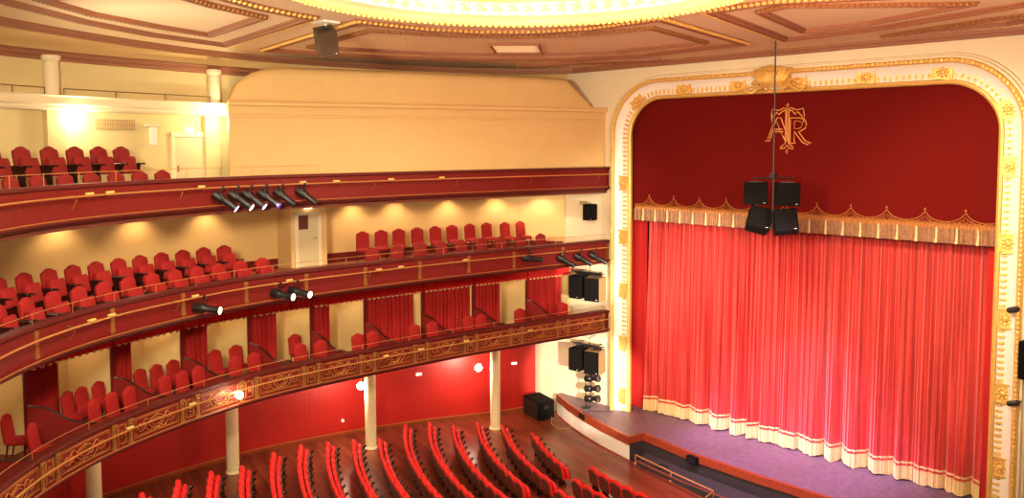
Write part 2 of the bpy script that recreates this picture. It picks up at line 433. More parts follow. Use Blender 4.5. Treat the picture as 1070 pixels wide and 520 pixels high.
# socket boxes on the rails
def where(s):
    return ORD[int(s//2)]
for z, off, lst, lab in ((10.2, -.2, (18.9, 18.3, 15.6, 12.4, 11.3, 9.4, 7.5), 'uppermost'), (7.36, -.22, (19.0, 18.4, 15.9, 12.9, 9.9, 9.1, 6.6), 'middle'), (4.55, -.24, (18.0, 16.1, 9.7, 8.4, 6.6, 3.9), 'lowest')):
    for k, s in enumerate(reversed(lst)):
        m = frame_m(F, s, off, z); mb = MB(); mb.bbox(-.10, .10, -.04, .04, .02, .075, .012, m)
        o = mb.build('socket_box', M['box_socket'], None, False, loc=m.translation)
        tag(o, f'small cream socket box on the {lab} balcony lighting rail, {ORD[k]} from the stage', 'socket box', f'socket boxes on the {lab} lighting rail')

# ================================================================== CHAIRS
def cushion(mb, outline, t, bulge, m, inset=.03):
    """upholstered slab: outline in xz, thickness along y; +y is the sitting side"""
    cx = sum(p[0] for p in outline)/len(outline); cz = sum(p[1] for p in outline)/len(outline)
    def ring(y, k, e=0):
        out = []
        for x, z in outline:
            dx, dz = x-cx, z-cz; l = math.hypot(dx, dz)
            out.append(m @ Vector((cx+dx*(1-k/l), y, cz+dz*(1-k/l))))
        return out
    rings = [ring(-t/2, inset*.7), ring(-t/2+.015, 0), ring(t/2-.02, 0), ring(t/2, inset), ring(t/2+bulge, inset*4)]
    mb.sweep(rings)
def camel(w, h):
    a = w/2
    return [(-a, 0), (a, 0), (a, h*.78), (a*.95, h*.85), (a*.80, h*.88), (a*.6, h*.91), (a*.35, h*.97), (0, h), (-a*.35, h*.97), (-a*.6, h*.91), (-a*.80, h*.88), (-a*.95, h*.85), (-a, h*.78)]
I4 = Matrix.Identity(4)
def T(x, y, z): return Matrix.Translation((x, y, z))
def Rx(a): return Matrix.Rotation(a, 4, 'X')

def make_theatre_seat(name, plush, height=1.05, cat='theatre seat'):
    """tip-up seat with camel back, wooden arms; faces +Y"""
    root = empty(name)
    root['category'] = cat
    bm = T(0, -.20, .42) @ Rx(.16)
    mb = MB(); cushion(mb, camel(.50, height-.41), .10, .03, bm); mb.build('backrest', plush, root, True)
    mb = MB(); cushion(mb, [(-.24, .0), (.24, .0), (.25, .1), (.25, .40), (.22, .46), (-.22, .46), (-.25, .40), (-.25, .1)], .13, .02, T(0, .0, .36) @ Rx(.22)); mb.build('seat', plush, root, True)
    for sx in (-1, 1):
        mb = MB(); mb.bbox(sx*.285-.028, sx*.285+.028, -.2, .22, .60, .64, .012); mb.sphere((sx*.285, .22, .62), .035, 6); mb.build('armrest', M['dark_wood'], root)
        mb = MB(); mb.prism([(-.15, 0), (.12, 0), (.08, .12), (.06, .5), (.1, .6), (-.17, .6), (-.14, .4)], T(sx*.285+.015, 0, 0) @ Matrix.Rotation(PI/2, 4, 'Z'), .03); mb.build('side_standard', M['dark_wood'], root)
    return root
def make_box_chair(name, plush):
    """loose upholstered chair with tall camel back and four legs; faces +Y"""
    root = empty(name); root['category'] = 'chair'
    mb = MB(); cushion(mb, camel(.47, .63), .08, .02, T(0, -.20, .44) @ Rx(.12)); mb.build('backrest', plush, root, True)
    mb = MB(); cushion(mb, [(-.2, -.21), (.2, -.21), (.235, .18), (.2, .23), (-.2, .23), (-.235, .18)], .10, .025, T(0, 0, .43) @ Rx(PI/2) @ Matrix.Diagonal((1, 1, -1, 1))); mb.build('seat', plush, root, True)
    for sx in (-1, 1):
        for sy in (-1, 1):
            mb = MB(); mb.tube([(sx*.19, sy*.17, .40), (sx*.19, sy*.17+(.0 if sy > 0 else -.03), .2), (sx*.195, sy*.17+(.0 if sy > 0 else -.07), 0)], [.024, .02, .014], 6); mb.build('leg', M['dark_wood'], root)
    return root
def make_stalls_seat(name):
    root = empty(name); root['category'] = 'theatre seat'
    mb = MB(); cushion(mb, camel(.47, .56), .09, .03, T(0, -.20, .40) @ Rx(.18)); mb.build('backrest', M['plush_bright'], root, True)
    mb = MB(); cushion(mb, camel(.46, .50), .02, 0, T(0, -.262, .38) @ Rx(.18), .01); mb.build('back_shell', M['mid_wood'], root, True)
    mb = MB(); cushion(mb, [(-.22, .0), (.22, .0), (.23, .1), (.22, .30), (.15, .38), (-.15, .38), (-.22, .30), (-.23, .1)], .10, .02, T(0, -.03, .38) @ Rx(.20)); mb.build('seat', M['plush_bright'], root, True)
    mb = MB(); cushion(mb, [(-.19, .0), (.19, .0), (.205, .1), (.19, .27), (.12, .33), (-.12, .33), (-.19, .27), (-.205, .1)], .03, .012, T(0, .045, .375) @ Rx(.20), .02); mb.build('seat_pan', M['mid_wood'], root, True)
    mb = MB(); mb.bbox(-.285, -.235, -.2, .1, .58, .62, .012); mb.sphere((-.26, .1, .605), .045, 6); mb.build('armrest', M['dark_wood'], root)
    mb = MB(); mb.prism([(-.17, 0), (.12, 0), (.06, .1), (.04, .45), (.1, .58), (-.2, .58), (-.15, .4)], T(-.245, 0, 0) @ Matrix.Rotation(PI/2, 4, 'Z'), .03); mb.build('side_standard', M['dark_wood'], root)
    return root
first_used = {}
def place(proto, loc, rz, label, group):
    kids = list(proto.children)
    if proto.name not in first_used:
        first_used[proto.name] = True; r = proto
    else:
        r = proto.copy(); C.objects.link(r)
        for k in PKIDS[proto.name]:
            d = k.copy(); C.objects.link(d); d.parent = r
    r.location = loc; r.rotation_euler = (0, 0, rz); r['label'] = label; r['group'] = group
    return r
PKIDS = {}
def reg(p):
    bpy.context.view_layer.update(); PKIDS[p.name] = list(p.children); return p
upper_seat = reg(make_theatre_seat('theatre_seat', M['plush_dark'], 1.09))
middle_seat = reg(make_theatre_seat('theatre_seat', M['plush'], 1.08))
salon = reg(make_box_chair('box_chair', M['plush']))
salon_f = reg(make_box_chair('parapet_chair', M['plush_dark']))  # darker plush puts the shadow behind the parapet into the chair colour
salon_w = reg(make_box_chair('upholstered_chair', M['plush']))
stalls = reg(make_stalls_seat('stalls_seat'))
# uppermost balcony
for k in range(7):
    s = 15.87+.635*k; place(upper_seat, P3(F, s-.2, .95, 9.58), face_in(F, s, .15), f'crimson seat in the uppermost balcony front row, {ORD[k]} from the cream door side', 'uppermost balcony front row seats')
for k in range(6):
    s = 16.32+.58*k; place(upper_seat, P3(F, s-.28, 2.1, 10.22), face_in(F, s, .12), f'crimson armchair seat in the uppermost balcony back row, {ORD[k]} from the cream door side', 'uppermost balcony back row seats')
# middle balcony, rows near the parapet and at the back
fs = [12.97, 13.62, 14.21, 14.80, 15.41, 16.05, 16.72, 17.37, 17.99, 18.61, 19.23, 19.9]
for k, s in enumerate(fs):
    place(middle_seat, P3(F, s, .95, 6.85), face_in(F, s, .2), f'red seat in the middle balcony front row, {ORD[k]} behind the lit doorway', 'middle balcony front row seats behind the doorway')
for k, s in enumerate([13.65, 14.16, 14.66, 15.18, 15.73, 16.29, 16.87, 17.43, 17.97, 18.49, 19.0]):
    place(middle_seat, P3(F, s-.15, 2.2, 7.18), face_in(F, s, .2), f'red armed seat in the middle balcony back row, {ORD[k]} behind the doorway', 'middle balcony back row seats with arms')
for k, s in enumerate([9.45, 8.51, 7.62, 6.78, 5.95, 5.1, 4.25, 3.35, 2.42]):
    place(salon_f, P3(F, s, .95, 6.85), face_in(F, s, .2-.05*s), f'shade-darkened red chair showing just above the middle parapet, {ORD[8-k]} from the stage', 'middle balcony front row seats between doorway and stage')
for k, s in enumerate([8.85, 8.15, 7.47, 6.72, 5.95, 5.22, 4.43, 3.67, 2.96, 2.2]):
    place(salon_w, P3(F, s, 2.95 if s > 3.2 else 2.7, 7.18), face_in(F, s,   .32-.09*s), f'red high-backed chair standing against the middle balcony wall, {ORD[9-k]} from the stage', 'high-backed chairs along the middle balcony wall')
# boxes: piers counted from the stage
piers = [.56, 2.64, 5.04, 7.15, 9.32, 11.24, 13.17, 14.93, 16.81, 18.84, 20.9]
def boxof(s):
    for i in range(len(piers)-1):
        if s < piers[i+1]+.2: return i
    return 9
cnt = {}
BOXN = lambda i: f'{ORD[i]} box from the stage'
ff = [1.84, 3.83, 5.53, 6.05, 7.52, 8.22, 9.76, 10.3, 11.6, 12.25, 13.66, 14.2, 15.23, 15.7, 16.2, 17.2, 17.67, 18.14, 19.65]
bx = []
for s in ff:
    i = 0
    while i < 9 and s > piers[i+1]-.25*(i != 99): i += 1
    cnt.setdefault((i, 'f'), []).append(s)
for s in [12.1, 13.85, 14.4, 15.5, 15.95, 16.4, 17.5, 17.92, 18.25, 19.6]:
    i = 0
    while i < 9 and s > piers[i+1]+.1: i += 1
    cnt.setdefault((i, 'b'), []).append(s)
for (i, r), lst in cnt.items():
    for k, s in enumerate(lst):
        which = ('only' if len(lst) == 1 else ORD[k]+' from the stage end')
        row = 'at the parapet' if r == 'f' else 'at the back'
        place(salon, P3(F, s-.30, .80 if r == 'f' else 1.52, 4.05+(0.02 if r == 'f' else .16)), face_in(F, s, .38-.6*(1-s/20)), (f'red chair {row} of the {BOXN(i)}, {ORD[k]} from stage end' if len(lst) > 1 else f'single red chair {row} of the {BOXN(i)}'), 'red chairs in the lower balcony boxes')
mb = MB(); csweep(mb, F, .7, 24.5, [(1.2, 4.05), (1.2, 4.21), (1.85, 4.21), (1.85, 4.05)]); struct('floor_box_tier', mb, M['mid_wood'])

# ------- stalls seats: arcs about the stage
CY = 4.5
def proj_ok(x, y, z):
    d = Vector((x, y, z))-CAM; zz = d.dot(VF)
    px = 535+800*d.dot(VR)/zz; py = 202.2-800*d.dot(VU)/zz
    return -30 < px < 1100 and py < 532
yaw, pitch, roll = .816, .0614, -.0032
CAM = Vector((10.65, -24.31, 11.27))
VF = Vector((-math.cos(yaw)*math.cos(pitch), math.sin(yaw)*math.cos(pitch), -math.sin(pitch)))
r0 = VF.cross(Vector((0, 0, 1))).normalized(); u0 = r0.cross(VF)
VR = math.cos(roll)*r0+math.sin(roll)*u0; VU = -math.sin(roll)*r0+math.cos(roll)*u0
tops = [(11.44, -6.78), (12.41, -8.08), (13.3, -8.84), (14.2, -9.17), (15.05, -9.98), (15.9, -10.39), (16.75, -9.82), (17.6, -10.26), (18.45, -10.65), (19.3, -11.0), (20.1, -10.97), (20.95, -10.6), (21.8, -10.8), (22.65, -10.8), (23.5, -10.6), (24.35, -10.6), (25.2, -10.4)]
nst = 0
pitchd = .53
for ri, (R, xl) in enumerate(tops):
    xl += .05; R -= .28
    a0 = math.asin(xl/R); a1 = math.asin(-4.0/R if ri > 0 else -4.25/R); k = 0
    n = int(round((a1-a0)*R/pitchd))
    for k in range(n+1):
        a = a0+k*pitchd/R
        x = R*math.sin(a); y = CY-R*math.cos(a)
        if a > a1+.01 or not proj_ok(x, y, rowz(y)+.9): continue
        place(stalls, (x, y, rowz(y)), a, f'scarlet stalls seat in the side block, {ORD[ri]} row from the stage, {ORD[min(k, 19)]} from wall', f'stalls seats in the {ORD[ri]} row of the side block'); nst += 1
for ri, (R, xl) in enumerate([(10.4, -3.38), (11.4, -3.17), (12.3, -3.0), (13.2, -2.9)]):
    for k in range(16):
        a = math.asin(xl/R)+(k)*pitchd/R; x = R*math.sin(a); y = CY-R*math.cos(a)
        if not proj_ok(x, y, rowz(y)+.9): continue
        place(stalls, (x, y, rowz(y)), a, f'scarlet stalls seat by the pit rail, {ORD[ri]} row, {ORD[k]} from the aisle', f'stalls seats in the {ORD[ri]} row of the central block'); nst += 1
print('stalls seats', nst)

# ================================================================== BOXES: piers, partitions, curtains, pelmets
PO = 1.9
for i, s in enumerate(piers):
    mb = MB()
    m = frame_m(F, s, PO, 0)
    sl = .20   # slant
    # full-height partition from the pier back to the box wall
    def pt(o, w, z): 
        (x, y), (ax, ay) = F.at(s+(o-PO)*.12, o); return (x-ax*w, y-ay*w, z)
    rings = [[pt(o, -.05, 4.05), pt(o, .05, 4.05), pt(o, .05, 6.75), pt(o, -.05, 6.75)] for o in (PO, 2.4, 2.9, 3.35)]
    mb.sweep(rings)
    o = struct('partition_wall', mb, M['cream_yellow'])
    mb = MB(); mb.box(-.06, .06, -.05, .0, 4.05, 6.75, m); struct('pier', mb, M['parapet'] if i > 0 else M['cream'], o)
    # low swooping screen toward the parapet
    mb = MB(); mc = MB(); rg = []; top = []
    for t in np.linspace(0, 1, 14):
        off = PO-.06-(PO-.32)*t; ss = s-.45*t
        zt = 5.22-.46*(1/(1+math.exp(-9*(t-.42)))); 
        (x, y), (ax, ay) = F.at(ss, off)
        rg.append([(x-ax*-.03, y-ay*-.03, 4.05), (x-ax*.03, y-ay*.03, 4.05), (x-ax*.03, y-ay*.03, zt), (x-ax*-.03, y-ay*-.03, zt)])
        top.append((x, y, zt+.01))
    if i == 0: continue
    mb.sweep(rg); sc = struct('low_screen', mb, M['plush_dark'], o)
    mc.tube(top, .03, 6); mc.build('coping', M['dark_wood'], o)
wallsurf(F, 4.05, 6.75, 'wall_boxes', M['cream_yellow'], s0=.3, s1=24, off=3.35, thick=.1)

def curtain_mesh(mb, path, z0, z1, amp, wl, t=.02, rows=6, rnd=None):
    """pleated cloth following path (list of xy); wavelength wl"""
    rnd = rnd or random
    P = [Vector((x, y)) for x, y in path]; L = [0]
    for a, b in zip(P, P[1:]): L.append(L[-1]+(b-a).length)
    tot = L[-1]; n = max(8, int(tot/wl*8)); ph = 0
    xs_ = []; u = 0
    pts = []
    for k in range(n+1):
        u = tot*k/n
        j = max(0, min(len(P)-2, next((q for q in range(len(L)-1) if L[q+1] >= u-1e-9), len(P)-2)))
        f = (u-L[j])/max(1e-9, L[j+1]-L[j]); p = P[j].lerp(P[j+1], f); d = (P[j+1]-P[j]).normalized(); nn = Vector((d.y, -d.x))
        pts.append((p, nn, u))
    def wv(u, z):
        return amp*(math.sin(2*PI*u/wl+1.3*math.sin(u*1.7))+.35*math.sin(2*PI*u/wl*2.3+z*.3+u*3))
    front, back = [], []
    rings = []
    for i in range(rows+1):
        z = z0+(z1-z0)*i/rows
        rings.append([(p.x+nn.x*wv(u, z), p.y+nn.y*wv(u, z), z) for p, nn, u in pts]+[(p.x+nn.x*(wv(u, z)+t), p.y+nn.y*(wv(u, z)+t), z) for p, nn, u in reversed(pts)])
    mb.sweep(rings)
# fraction of each box opening covered, starting from its rear side (large s) pier
cover = {0: .98, 1: .50, 2: .98, 3: .98, 4: .30, 5: .42, 6: .36, 7: .38, 8: .40, 9: .3}
cover = {0: .86, 1: .50, 2: .97, 3: .88, 4: .33, 5: .44, 6: .38, 7: .28, 8: .38, 9: .45}
for i in range(10):
    sa, sb = piers[i]+.06, piers[i+1]-.06
    L_ = sb-sa; s_end = sb; s_st = sb-L_*cover[i]
    mb = MB(); path = [P3(F, s, PO+.06, 0)[:2] for s in np.linspace(s_end, s_st, 8)]
    curtain_mesh(mb, path, 4.12, 6.70, .035, .16, .015, 3)
    o = mb.build('box_curtain', M['box_drape'], None, True, loc=(*path[4], 4.12))
    tag(o, ('closed' if cover[i] > .8 else 'partly drawn')+f' deep red curtain hanging in the {BOXN(i)}', 'curtain', 'curtains of the lower balcony boxes')
    # pelmet with fringe
    mb = MB(); path = [P3(F, s, PO-.09, 0)[:2] for s in np.linspace(sb+.04, sa-.04, 8)]
    curtain_mesh(mb, path, 6.06, 6.72, .012, .17, .012, 1)
    o = mb.build('box_pelmet', M['plush_bright'], None, True, loc=(*path[4], 6.1))
    tag(o, f'red pelmet with gold scalloped fringe above the {BOXN(i)}', 'pelmet', 'pelmets above the lower balcony boxes')
    mb = MB(); n = int(L_/.17)
    for k in range(n):
        s = sa+(k+.5)*L_/n; m = frame_m(F, s, PO-.10, 6.06)
        pl = [(-.075, .02)]+[(.075*math.cos(a), .02-.065*math.sin(a)) for a in np.linspace(PI, 0, 6)][1:-1]+[(.075, .02)]
        mb.prism(pl, m, .02)
    f = mb.build('fringe', M['fringe'], None); f.parent = o; f.location = -Vector(o.location)

# ================================================================== PROSCENIUM WALL
# opening path (outer edge of the frame)
def arch(hw, zt, r, zb, n=12, y=0.0):
    pts = [(-hw, zb)]
    for k in range(1, 24): pts.append((-hw, zb+(zt-r-zb)*k/24))
    for k in range(n+1):
        a = PI-(PI/2)*k/n; pts.append((-hw+r+r*math.cos(a), zt-r+r*math.sin(a)))
    for k in range(1, 24): pts.append((-hw+r+(2*hw-2*r)*k/24, zt))
    for k in range(n+1):
        a = PI/2-(PI/2)*k/n; pts.append((hw-r+r*math.cos(a), zt-r+r*math.sin(a)))
    for k in range(1, 25): pts.append((hw, zt-r-(zt-r-zb)*k/24))
    return [(x, z) for x, z in pts]
AW, AT, AR = 6.75, 13.72, 2.05
outer = arch(AW-.05, AT-.05, AR, 1.0)
mb = MB(); rings = []
for x, z in outer:
    if z <= AT-AR-.05+1e-6: q = (math.copysign(14.2, x), z)
    elif abs(x) <= AW-AR: q = (x, 14.5)
    else:
        a = math.atan2(z-(AT-.05-AR), abs(x)-(AW-.05-AR)); t = a/(PI/2)
        # walk the corner of the outer rectangle
        if t < .5: q = (math.copysign(14.2, x), (AT-AR)+(14.5-(AT-AR))*t*2)
        else: q = (math.copysign(14.2+(AW-AR-14.2)*(t-.5)*2, x), 14.5)
    rings.append([(x, 0, z), (q[0], 0, q[1]), (q[0], .35, q[1]), (x, .35, z)])
mb.sweep(rings)
mb.box(-14.2, -6.0, 0, .35, -.2, 1.0); mb.box(6.0, 14.2, 0, .35, -.2, 1.0)
struct('wall_proscenium', mb, M['cream_light'])
# strip of side wall at the right behind the wing (return wall)

# frame
frame = empty('proscenium_frame', (0, 0, 1), 0, 'gilt and white arched proscenium frame around the stage curtain', 'proscenium frame')
def arch_sweep(name, m, prof, parent=frame, smooth=True, zb=1.0):
    """prof: list of (d outward from the inner line, y)"""
    mb = MB(); base = {}
    ds = [p[0] for p in prof]; paths = [arch(6.0+d, 13.0+d, 1.35+d*.95, zb) for d in ds]
    rings = [[(paths[j][i][0], prof[j][1], paths[j][i][1]-1) for j in range(len(prof))] for i in range(len(paths[0]))]
    mb.sweep(rings); return mb.build(name, m, parent, smooth)
arch_sweep('gilt_inner_bead', M['gold'], [(0, .10), (-.02, .04), (0, -.04), (.05, -.07), (.11, -.05), (.13, .0), (.13, .10)])
arch_sweep('white_cove', M['white_gloss'], [(.13, .10), (.13, -.03), (.25, -.05), (.40, -.10), (.52, -.18), (.58, -.26), (.58, .10)])
arch_sweep('gilt_outer_bead', M['gold'], [(.58, .1), (.57, -.28), (.60, -.34), (.65, -.36), (.70, -.33), (.72, -.27), (.72, .10)])
arch_sweep('outer_moulding', M['cream_light'], [(.72, .0), (.72, -.24), (.78, -.24), (.80, -.12), (.86, -.10), (.88, .0)])
# leaf drops on the cove + rosettes
P = arch(6.0+.28, 13.28, 1.35+.27, 1.0, n=12)
Pn = arch(6.0+.38, 13.38, 1.35+.36, 1.0, n=12)
def walk(P, Q, step):
    out = []; d = 0; nxt = step*.5
    for (a, b, c_, e) in zip(P, P[1:], Q, Q[1:]):
        l = math.hypot(b[0]-a[0], b[1]-a[1])
        while d+l >= nxt:
            f = (nxt-d)/l; p = (a[0]+(b[0]-a[0])*f, a[1]+(b[1]-a[1])*f); q = (c_[0]+(e[0]-c_[0])*f, c_[1]+(e[1]-c_[1])*f)
            out.append((p, q)); nxt += step
        d += l
    return out
W = walk(P, Pn, .172)
ros_every = 12
mb = MB()
mb.prism([(-.13, -.028), (-.02, -.04), (.04, -.03), (.07, 0), (.04, .03), (-.02, .04), (-.13, .028)], T(0, -.02, 0), .05)
mb.sphere((-.03, -.025, 0), .032, 6)
drop0 = mb.build('leaf_drop', M['gold'], frame); first = True; nd = 0; restv = []; restf = []
W.sort(key=lambda pq: -pq[0][0])
for k, (p, q) in enumerate(W):
    if k % ros_every == 5: continue
    dx, dz = q[0]-p[0], q[1]-p[1]; l = math.hypot(dx, dz); dx /= l; dz /= l
    m = Matrix(((dx, 0, -dz, p[0]), (0, 1, 0, -.055), (dz, 0, dx, p[1]-1), (0, 0, 0, 1)))
    nd += 1
    if nd > 100:
        for v in drop0.data.vertices: restv.append(tuple(m @ v.co))
        restf += [tuple(i+(nd-101)*len(drop0.data.vertices) for i in f.vertices) for f in drop0.data.polygons]
        continue
    if first: o = drop0; first = False
    else: o = drop0.copy(); C.objects.link(o); o.parent = frame
    o.matrix_basis = m
mb = MB(); mb.add(restv, restf); o = mb.build('leaf_drop_run', M['gold'], frame); o['kind'] = 'stuff'
for k, (p, q) in enumerate(W):
    if k % ros_every != 5: continue
    dx, dz = q[0]-p[0], q[1]-p[1]; l = math.hypot(dx, dz); dx /= l; dz /= l
    m = Matrix(((dx, 0, -dz, p[0]), (0, 1, 0, -.07), (dz, 0, dx, p[1]-1), (0, 0, 0, 1)))
    mb = MB(); w, h = .20, .25
    mb.box(-.13, w, -.05, .0, -h, h, m)
    for zz in (-h, h): mb.box(-.15, w+.03, -.08, 0, zz-.025, zz+.025, m)
    for xx in (-.14, w+.01): mb.box(xx-.02, xx+.02, -.08, 0, -h, h, m)
    mb.sphere(m @ Vector((.04, -.07, 0)), .08, 8, (1, .7, 1))
    for a in range(8): mb.sphere(m @ Vector((.04+.12*math.cos(a*PI/4), -.06, .13*math.sin(a*PI/4))), .04, 6)
    mb.build('rosette', M['gold'], frame)
# outer leaf rope
P = arch(6.65, 13.65, 1.35+.62, 1.0, n=24); W2 = walk(P, P, .13); mb = MB()
for k, (p, q) in enumerate(W2): mb.sphere((p[0], -.345, p[1]-1), .058 if k % 2 else .046, 6, (1, .8, 1.15))
mb.build('leaf_rope', M['gold'], frame, True)
# dentil joints on white cove at bottom not needed; base block
# shell cartouche
sh = empty('shell_cartouche', (-.28, -.35, 13.42), 0, 'gilt shell cartouche at the crown of the proscenium frame', 'ornament')
mb = MB(); mb.sphere((0, .05, .10), .40, 16, (1.45, .7, .80)); mb.build('boss', M['gold'], sh, True)
mb = MB()
for k in range(11):
    u = -1+2*k/10
    pts = [(u*.60*math.sin(.25+t*1.1)/.975, -.30*math.cos((t-.45)*1.7)*(1-.5*u*u), -.24+.66*t*(1-.25*u*u)) for t in np.linspace(0, 1, 9)]
    mb.tube(pts, [.05+.03*math.sin(t*PI) for t in np.linspace(0, 1, 9)], 7)
for z, w in ((-.12, .60), (.30, .62)): mb.tube([(w*math.cos(a), .05-.36*math.sin(a), z) for a in np.linspace(0, PI, 12)], .035, 6)
mb.build('ribs', M['gold'], sh, True)
mb = MB()
for sx in (-1, 1):
    mb.tube([(sx*(.25+.75*t), .16-.05*t, -.30+.10*math.sin(t*PI*2)) for t in np.linspace(0, 1, 12)], [.11-.07*t for t in np.linspace(0, 1, 12)], 7)
    mb.tube([(sx*(.62+.13*math.cos(a)), .06, -.14+.10*math.sin(a)) for a in np.linspace(0, 5, 12)], .04, 6)
    for k in range(6): mb.sphere((sx*(.7+.1*k), .08, -.2-.02*k), .05-.005*k, 6)
mb.tube([(.5*math.cos(a), -.08, -.32+.1*math.sin(a)) for a in np.linspace(0, PI, 9)], .05, 6)
mb.build('acanthus_leaves', M['gold'], sh, True)

# red house pelmet with monogram and tasselled fringe
pe = empty('stage_pelmet', (0, .3, 9.4), 0, 'dark red velvet stage pelmet bearing a gold monogram above a long fringe', 'pelmet')
mb = MB()
in_ = arch(6.1, 13.1, 1.4, 9.0)
mb.prism([(x, z-9.4) for x, z in in_], T(0, 0, 0), .06); mb.build('velvet_panel', M['pelmet'], pe)
mb = MB()
def strip(pts, r=.018, y=-.02, mb_=None):
    (mb_ or mb).tube([(x, y, z-9.4) for x, z in pts], r, 5)
def swag_z(x):
    u = ((x+5.35) / 1.055) % 1.0; d = min(u, 1-u)
    return 9.05+.30*math.exp(-d*6.5)*(1) 
xsw = np.linspace(-6.0, 6.0, 12*24+1)
strip([(x, swag_z(x)) for x in xsw], .016)
strip([(x, 9.03+.02*math.sin(x*40)) for x in xsw], .014); strip([(x, 8.985) for x in xsw], .02)
k = 0; x = -5.35
while x < 6:
    mb.sphere((x, -.03, 9.40-9.4), .035, 6, (.7, 1, 1.4)); strip([(x, 9.3), (x, 9.42)], .010)
    for j in range(5):
        for sx in (-1, 1): strip([(x+sx*(.05+.07*j), 9.03), (x+sx*(.02+.035*j), 9.22-.035*j)], .006)
    x += 1.055
x = -5.95
while x < 6:
    strip([(x+.055*math.cos(a), 8.97-.0+.05*math.sin(a)) for a in np.linspace(0, PI, 6)], .010); x += .125
mb.build('embroidered_border', M['gold_line'], pe)
mb = MB(); xt = np.linspace(-5.97, 5.97, 900)
mb.sweep([[(x, -.03-.02*max(0, math.sin(x*62.8)), z) for x in xt]+[(x, .0, z) for x in xt[::-1]] for z in (-.43, -.54)]); mb.build('short_fringe', M['gold_line'], pe)
mb = MB()
n = 600; rings = []
for i in range(5):
    z = 8.90-.45*i/4
    rings.append([(x, -.035-.014*math.sin(x*31)-.012*math.sin(x*83+1)-.01*math.sin(x*9)-.01*i/4, z-9.4) for x in np.linspace(-6.02, 6.02, n)]+[(x, .012, z-9.4) for x in np.linspace(6.02, -6.02, n)])
mb.sweep(rings); mb.build('long_fringe', M['old_fringe'], pe, False)
# lighter thick strands
x = -5.6; st0 = None
while x < 5.9:
    if st0 is None:
        mb = MB(); mb.tube([(0, -.075, -.50), (.01, -.085, -.72), (-.005, -.08, -.95)], [.02, .03, .045], 6); st0 = mb.build('tassel', M['fringe'], pe); o = st0
    else: o = st0.copy(); C.objects.link(o); o.parent = pe
    o.location = (x, 0, 0); x += .53
# monogram A T R outlined letters
mono = MB(); MX, MZ = -.05, 11.85; y_ = -.03
def st(pts, r=.021, closed=False): mono.tube([(MX+x, y_, MZ+z-9.4) for x, z in pts], r, 5, closed)
# T: column with split foot, curled serif arms, finials
st([(-.05, .58), (-.05, -.50), (-.20, -.62), (-.22, -.68), (-.07, -.66), (0, -.56), (.07, -.66), (.22, -.68), (.20, -.62), (.05, -.50), (.05, .58)])
st([(-.05, .58), (-.16, .56), (-.30, .44), (-.34, .52), (-.50, .40), (-.52, .20), (-.54, .48), (-.52, .62), (-.30, .58), (-.12, .66), (0, .60), (.12, .66), (.30, .58), (.52, .62), (.56, .44), (.54, .18), (.48, .38), (.34, .52), (.26, .44), (.16, .56), (.05, .58)])
st([(0, .82), (-.035, .74), (0, .66), (.035, .74)], .016, True); st([(0, -.70), (-.035, -.76), (0, -.84), (.035, -.76)], .016, True)
st([(0, .55), (0, -.45)], .010)
# A
st([(-.74, -.42), (-.60, -.42), (-.56, -.30), (-.40, .22), (-.34, .34), (-.22, .34), (0, -.22), (.04, -.40), (-.06, -.40), (-.14, -.26)])
st([(-.66, -.36), (-.52, .02), (-.44, .24)], .012); st([(-.50, -.04), (-.16, -.04)]); st([(-.52, -.12), (-.12, -.12)]); st([(-.36, .22), (-.14, -.28)], .011)
# R
st([(.10, -.50), (.10, .24), (.06, .32), (.40, .32), (.58, .26), (.64, .12), (.60, -.02), (.46, -.10), (.38, -.12), (.60, -.42), (.80, -.50), (.66, -.54), (.50, -.46), (.24, -.12), (.24, -.42), (.28, -.50), (.10, -.50)])
st([(.24, .22), (.38, .22), (.48, .18), (.50, .10), (.46, 0), (.36, -.03), (.24, -.03), (.24, .22)], .012)
mono.build('monogram', M['gold_pale'], pe)

# stage curtain: full pleated velvet with fringe and bands
cu = empty('stage_curtain', (0, .9, 1.0), 0, 'great scarlet pleated stage curtain with cream fringed hem', 'curtain')
NX = 1500; XX = np.linspace(-5.68, 5.72, NX)
rs = np.random.RandomState(3)
nf = 17; edges = np.linspace(-5.9, 6.1, nf+1)+np.r_[0, rs.uniform(-.17, .17, nf-1), 0]
def fold(x, z):
    """big folds grow toward the hem, fine ones toward the heading"""
    j = np.clip(np.searchsorted(edges, x)-1, 0, nf-1); u = (x-edges[j])/(edges[j+1]-edges[j])
    big = np.abs(np.sin(np.pi*u))**.55+ .22*np.sin(2*np.pi*u+j)
    k = np.clip((z-1)/8, 0, 1)
    fine = .042*np.sin(x*31+1.1*np.sin(x*3.1))+.030*np.sin(x*57+2*np.sin(x*1.7))+.012*np.sin(x*109)
    return -(.05+.34*(1-k)**1.3)*big - fine*(.45+.55*k)
def cur_y(x, z): return fold(x, z)
def cgrid(name, m, z0, z1, rows, yo=0, t=.03, zf=None):
    mb = MB(); rings = []
    for i in range(rows+1):
        z = z0+(z1-z0)*i/rows; yv = cur_y(XX, z)+yo
        rings.append(np.c_[XX, yv, np.full(NX, z-1)].tolist())
    mb.sweep(rings, ringclosed=False)
    o = mb.build(name, m, cu, True); 
    return o
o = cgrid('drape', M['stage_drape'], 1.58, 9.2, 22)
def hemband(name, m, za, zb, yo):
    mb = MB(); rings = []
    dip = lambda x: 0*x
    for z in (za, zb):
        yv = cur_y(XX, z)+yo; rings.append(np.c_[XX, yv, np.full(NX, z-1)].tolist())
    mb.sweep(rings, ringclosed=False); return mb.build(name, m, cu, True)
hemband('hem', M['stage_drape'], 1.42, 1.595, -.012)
hemband('gold_band', M['fringe'], 1.54, 1.60, -.016)
mb = MB(); rings = []
wob = .018*np.sin(XX*7.3)+.014*np.sin(XX*19)
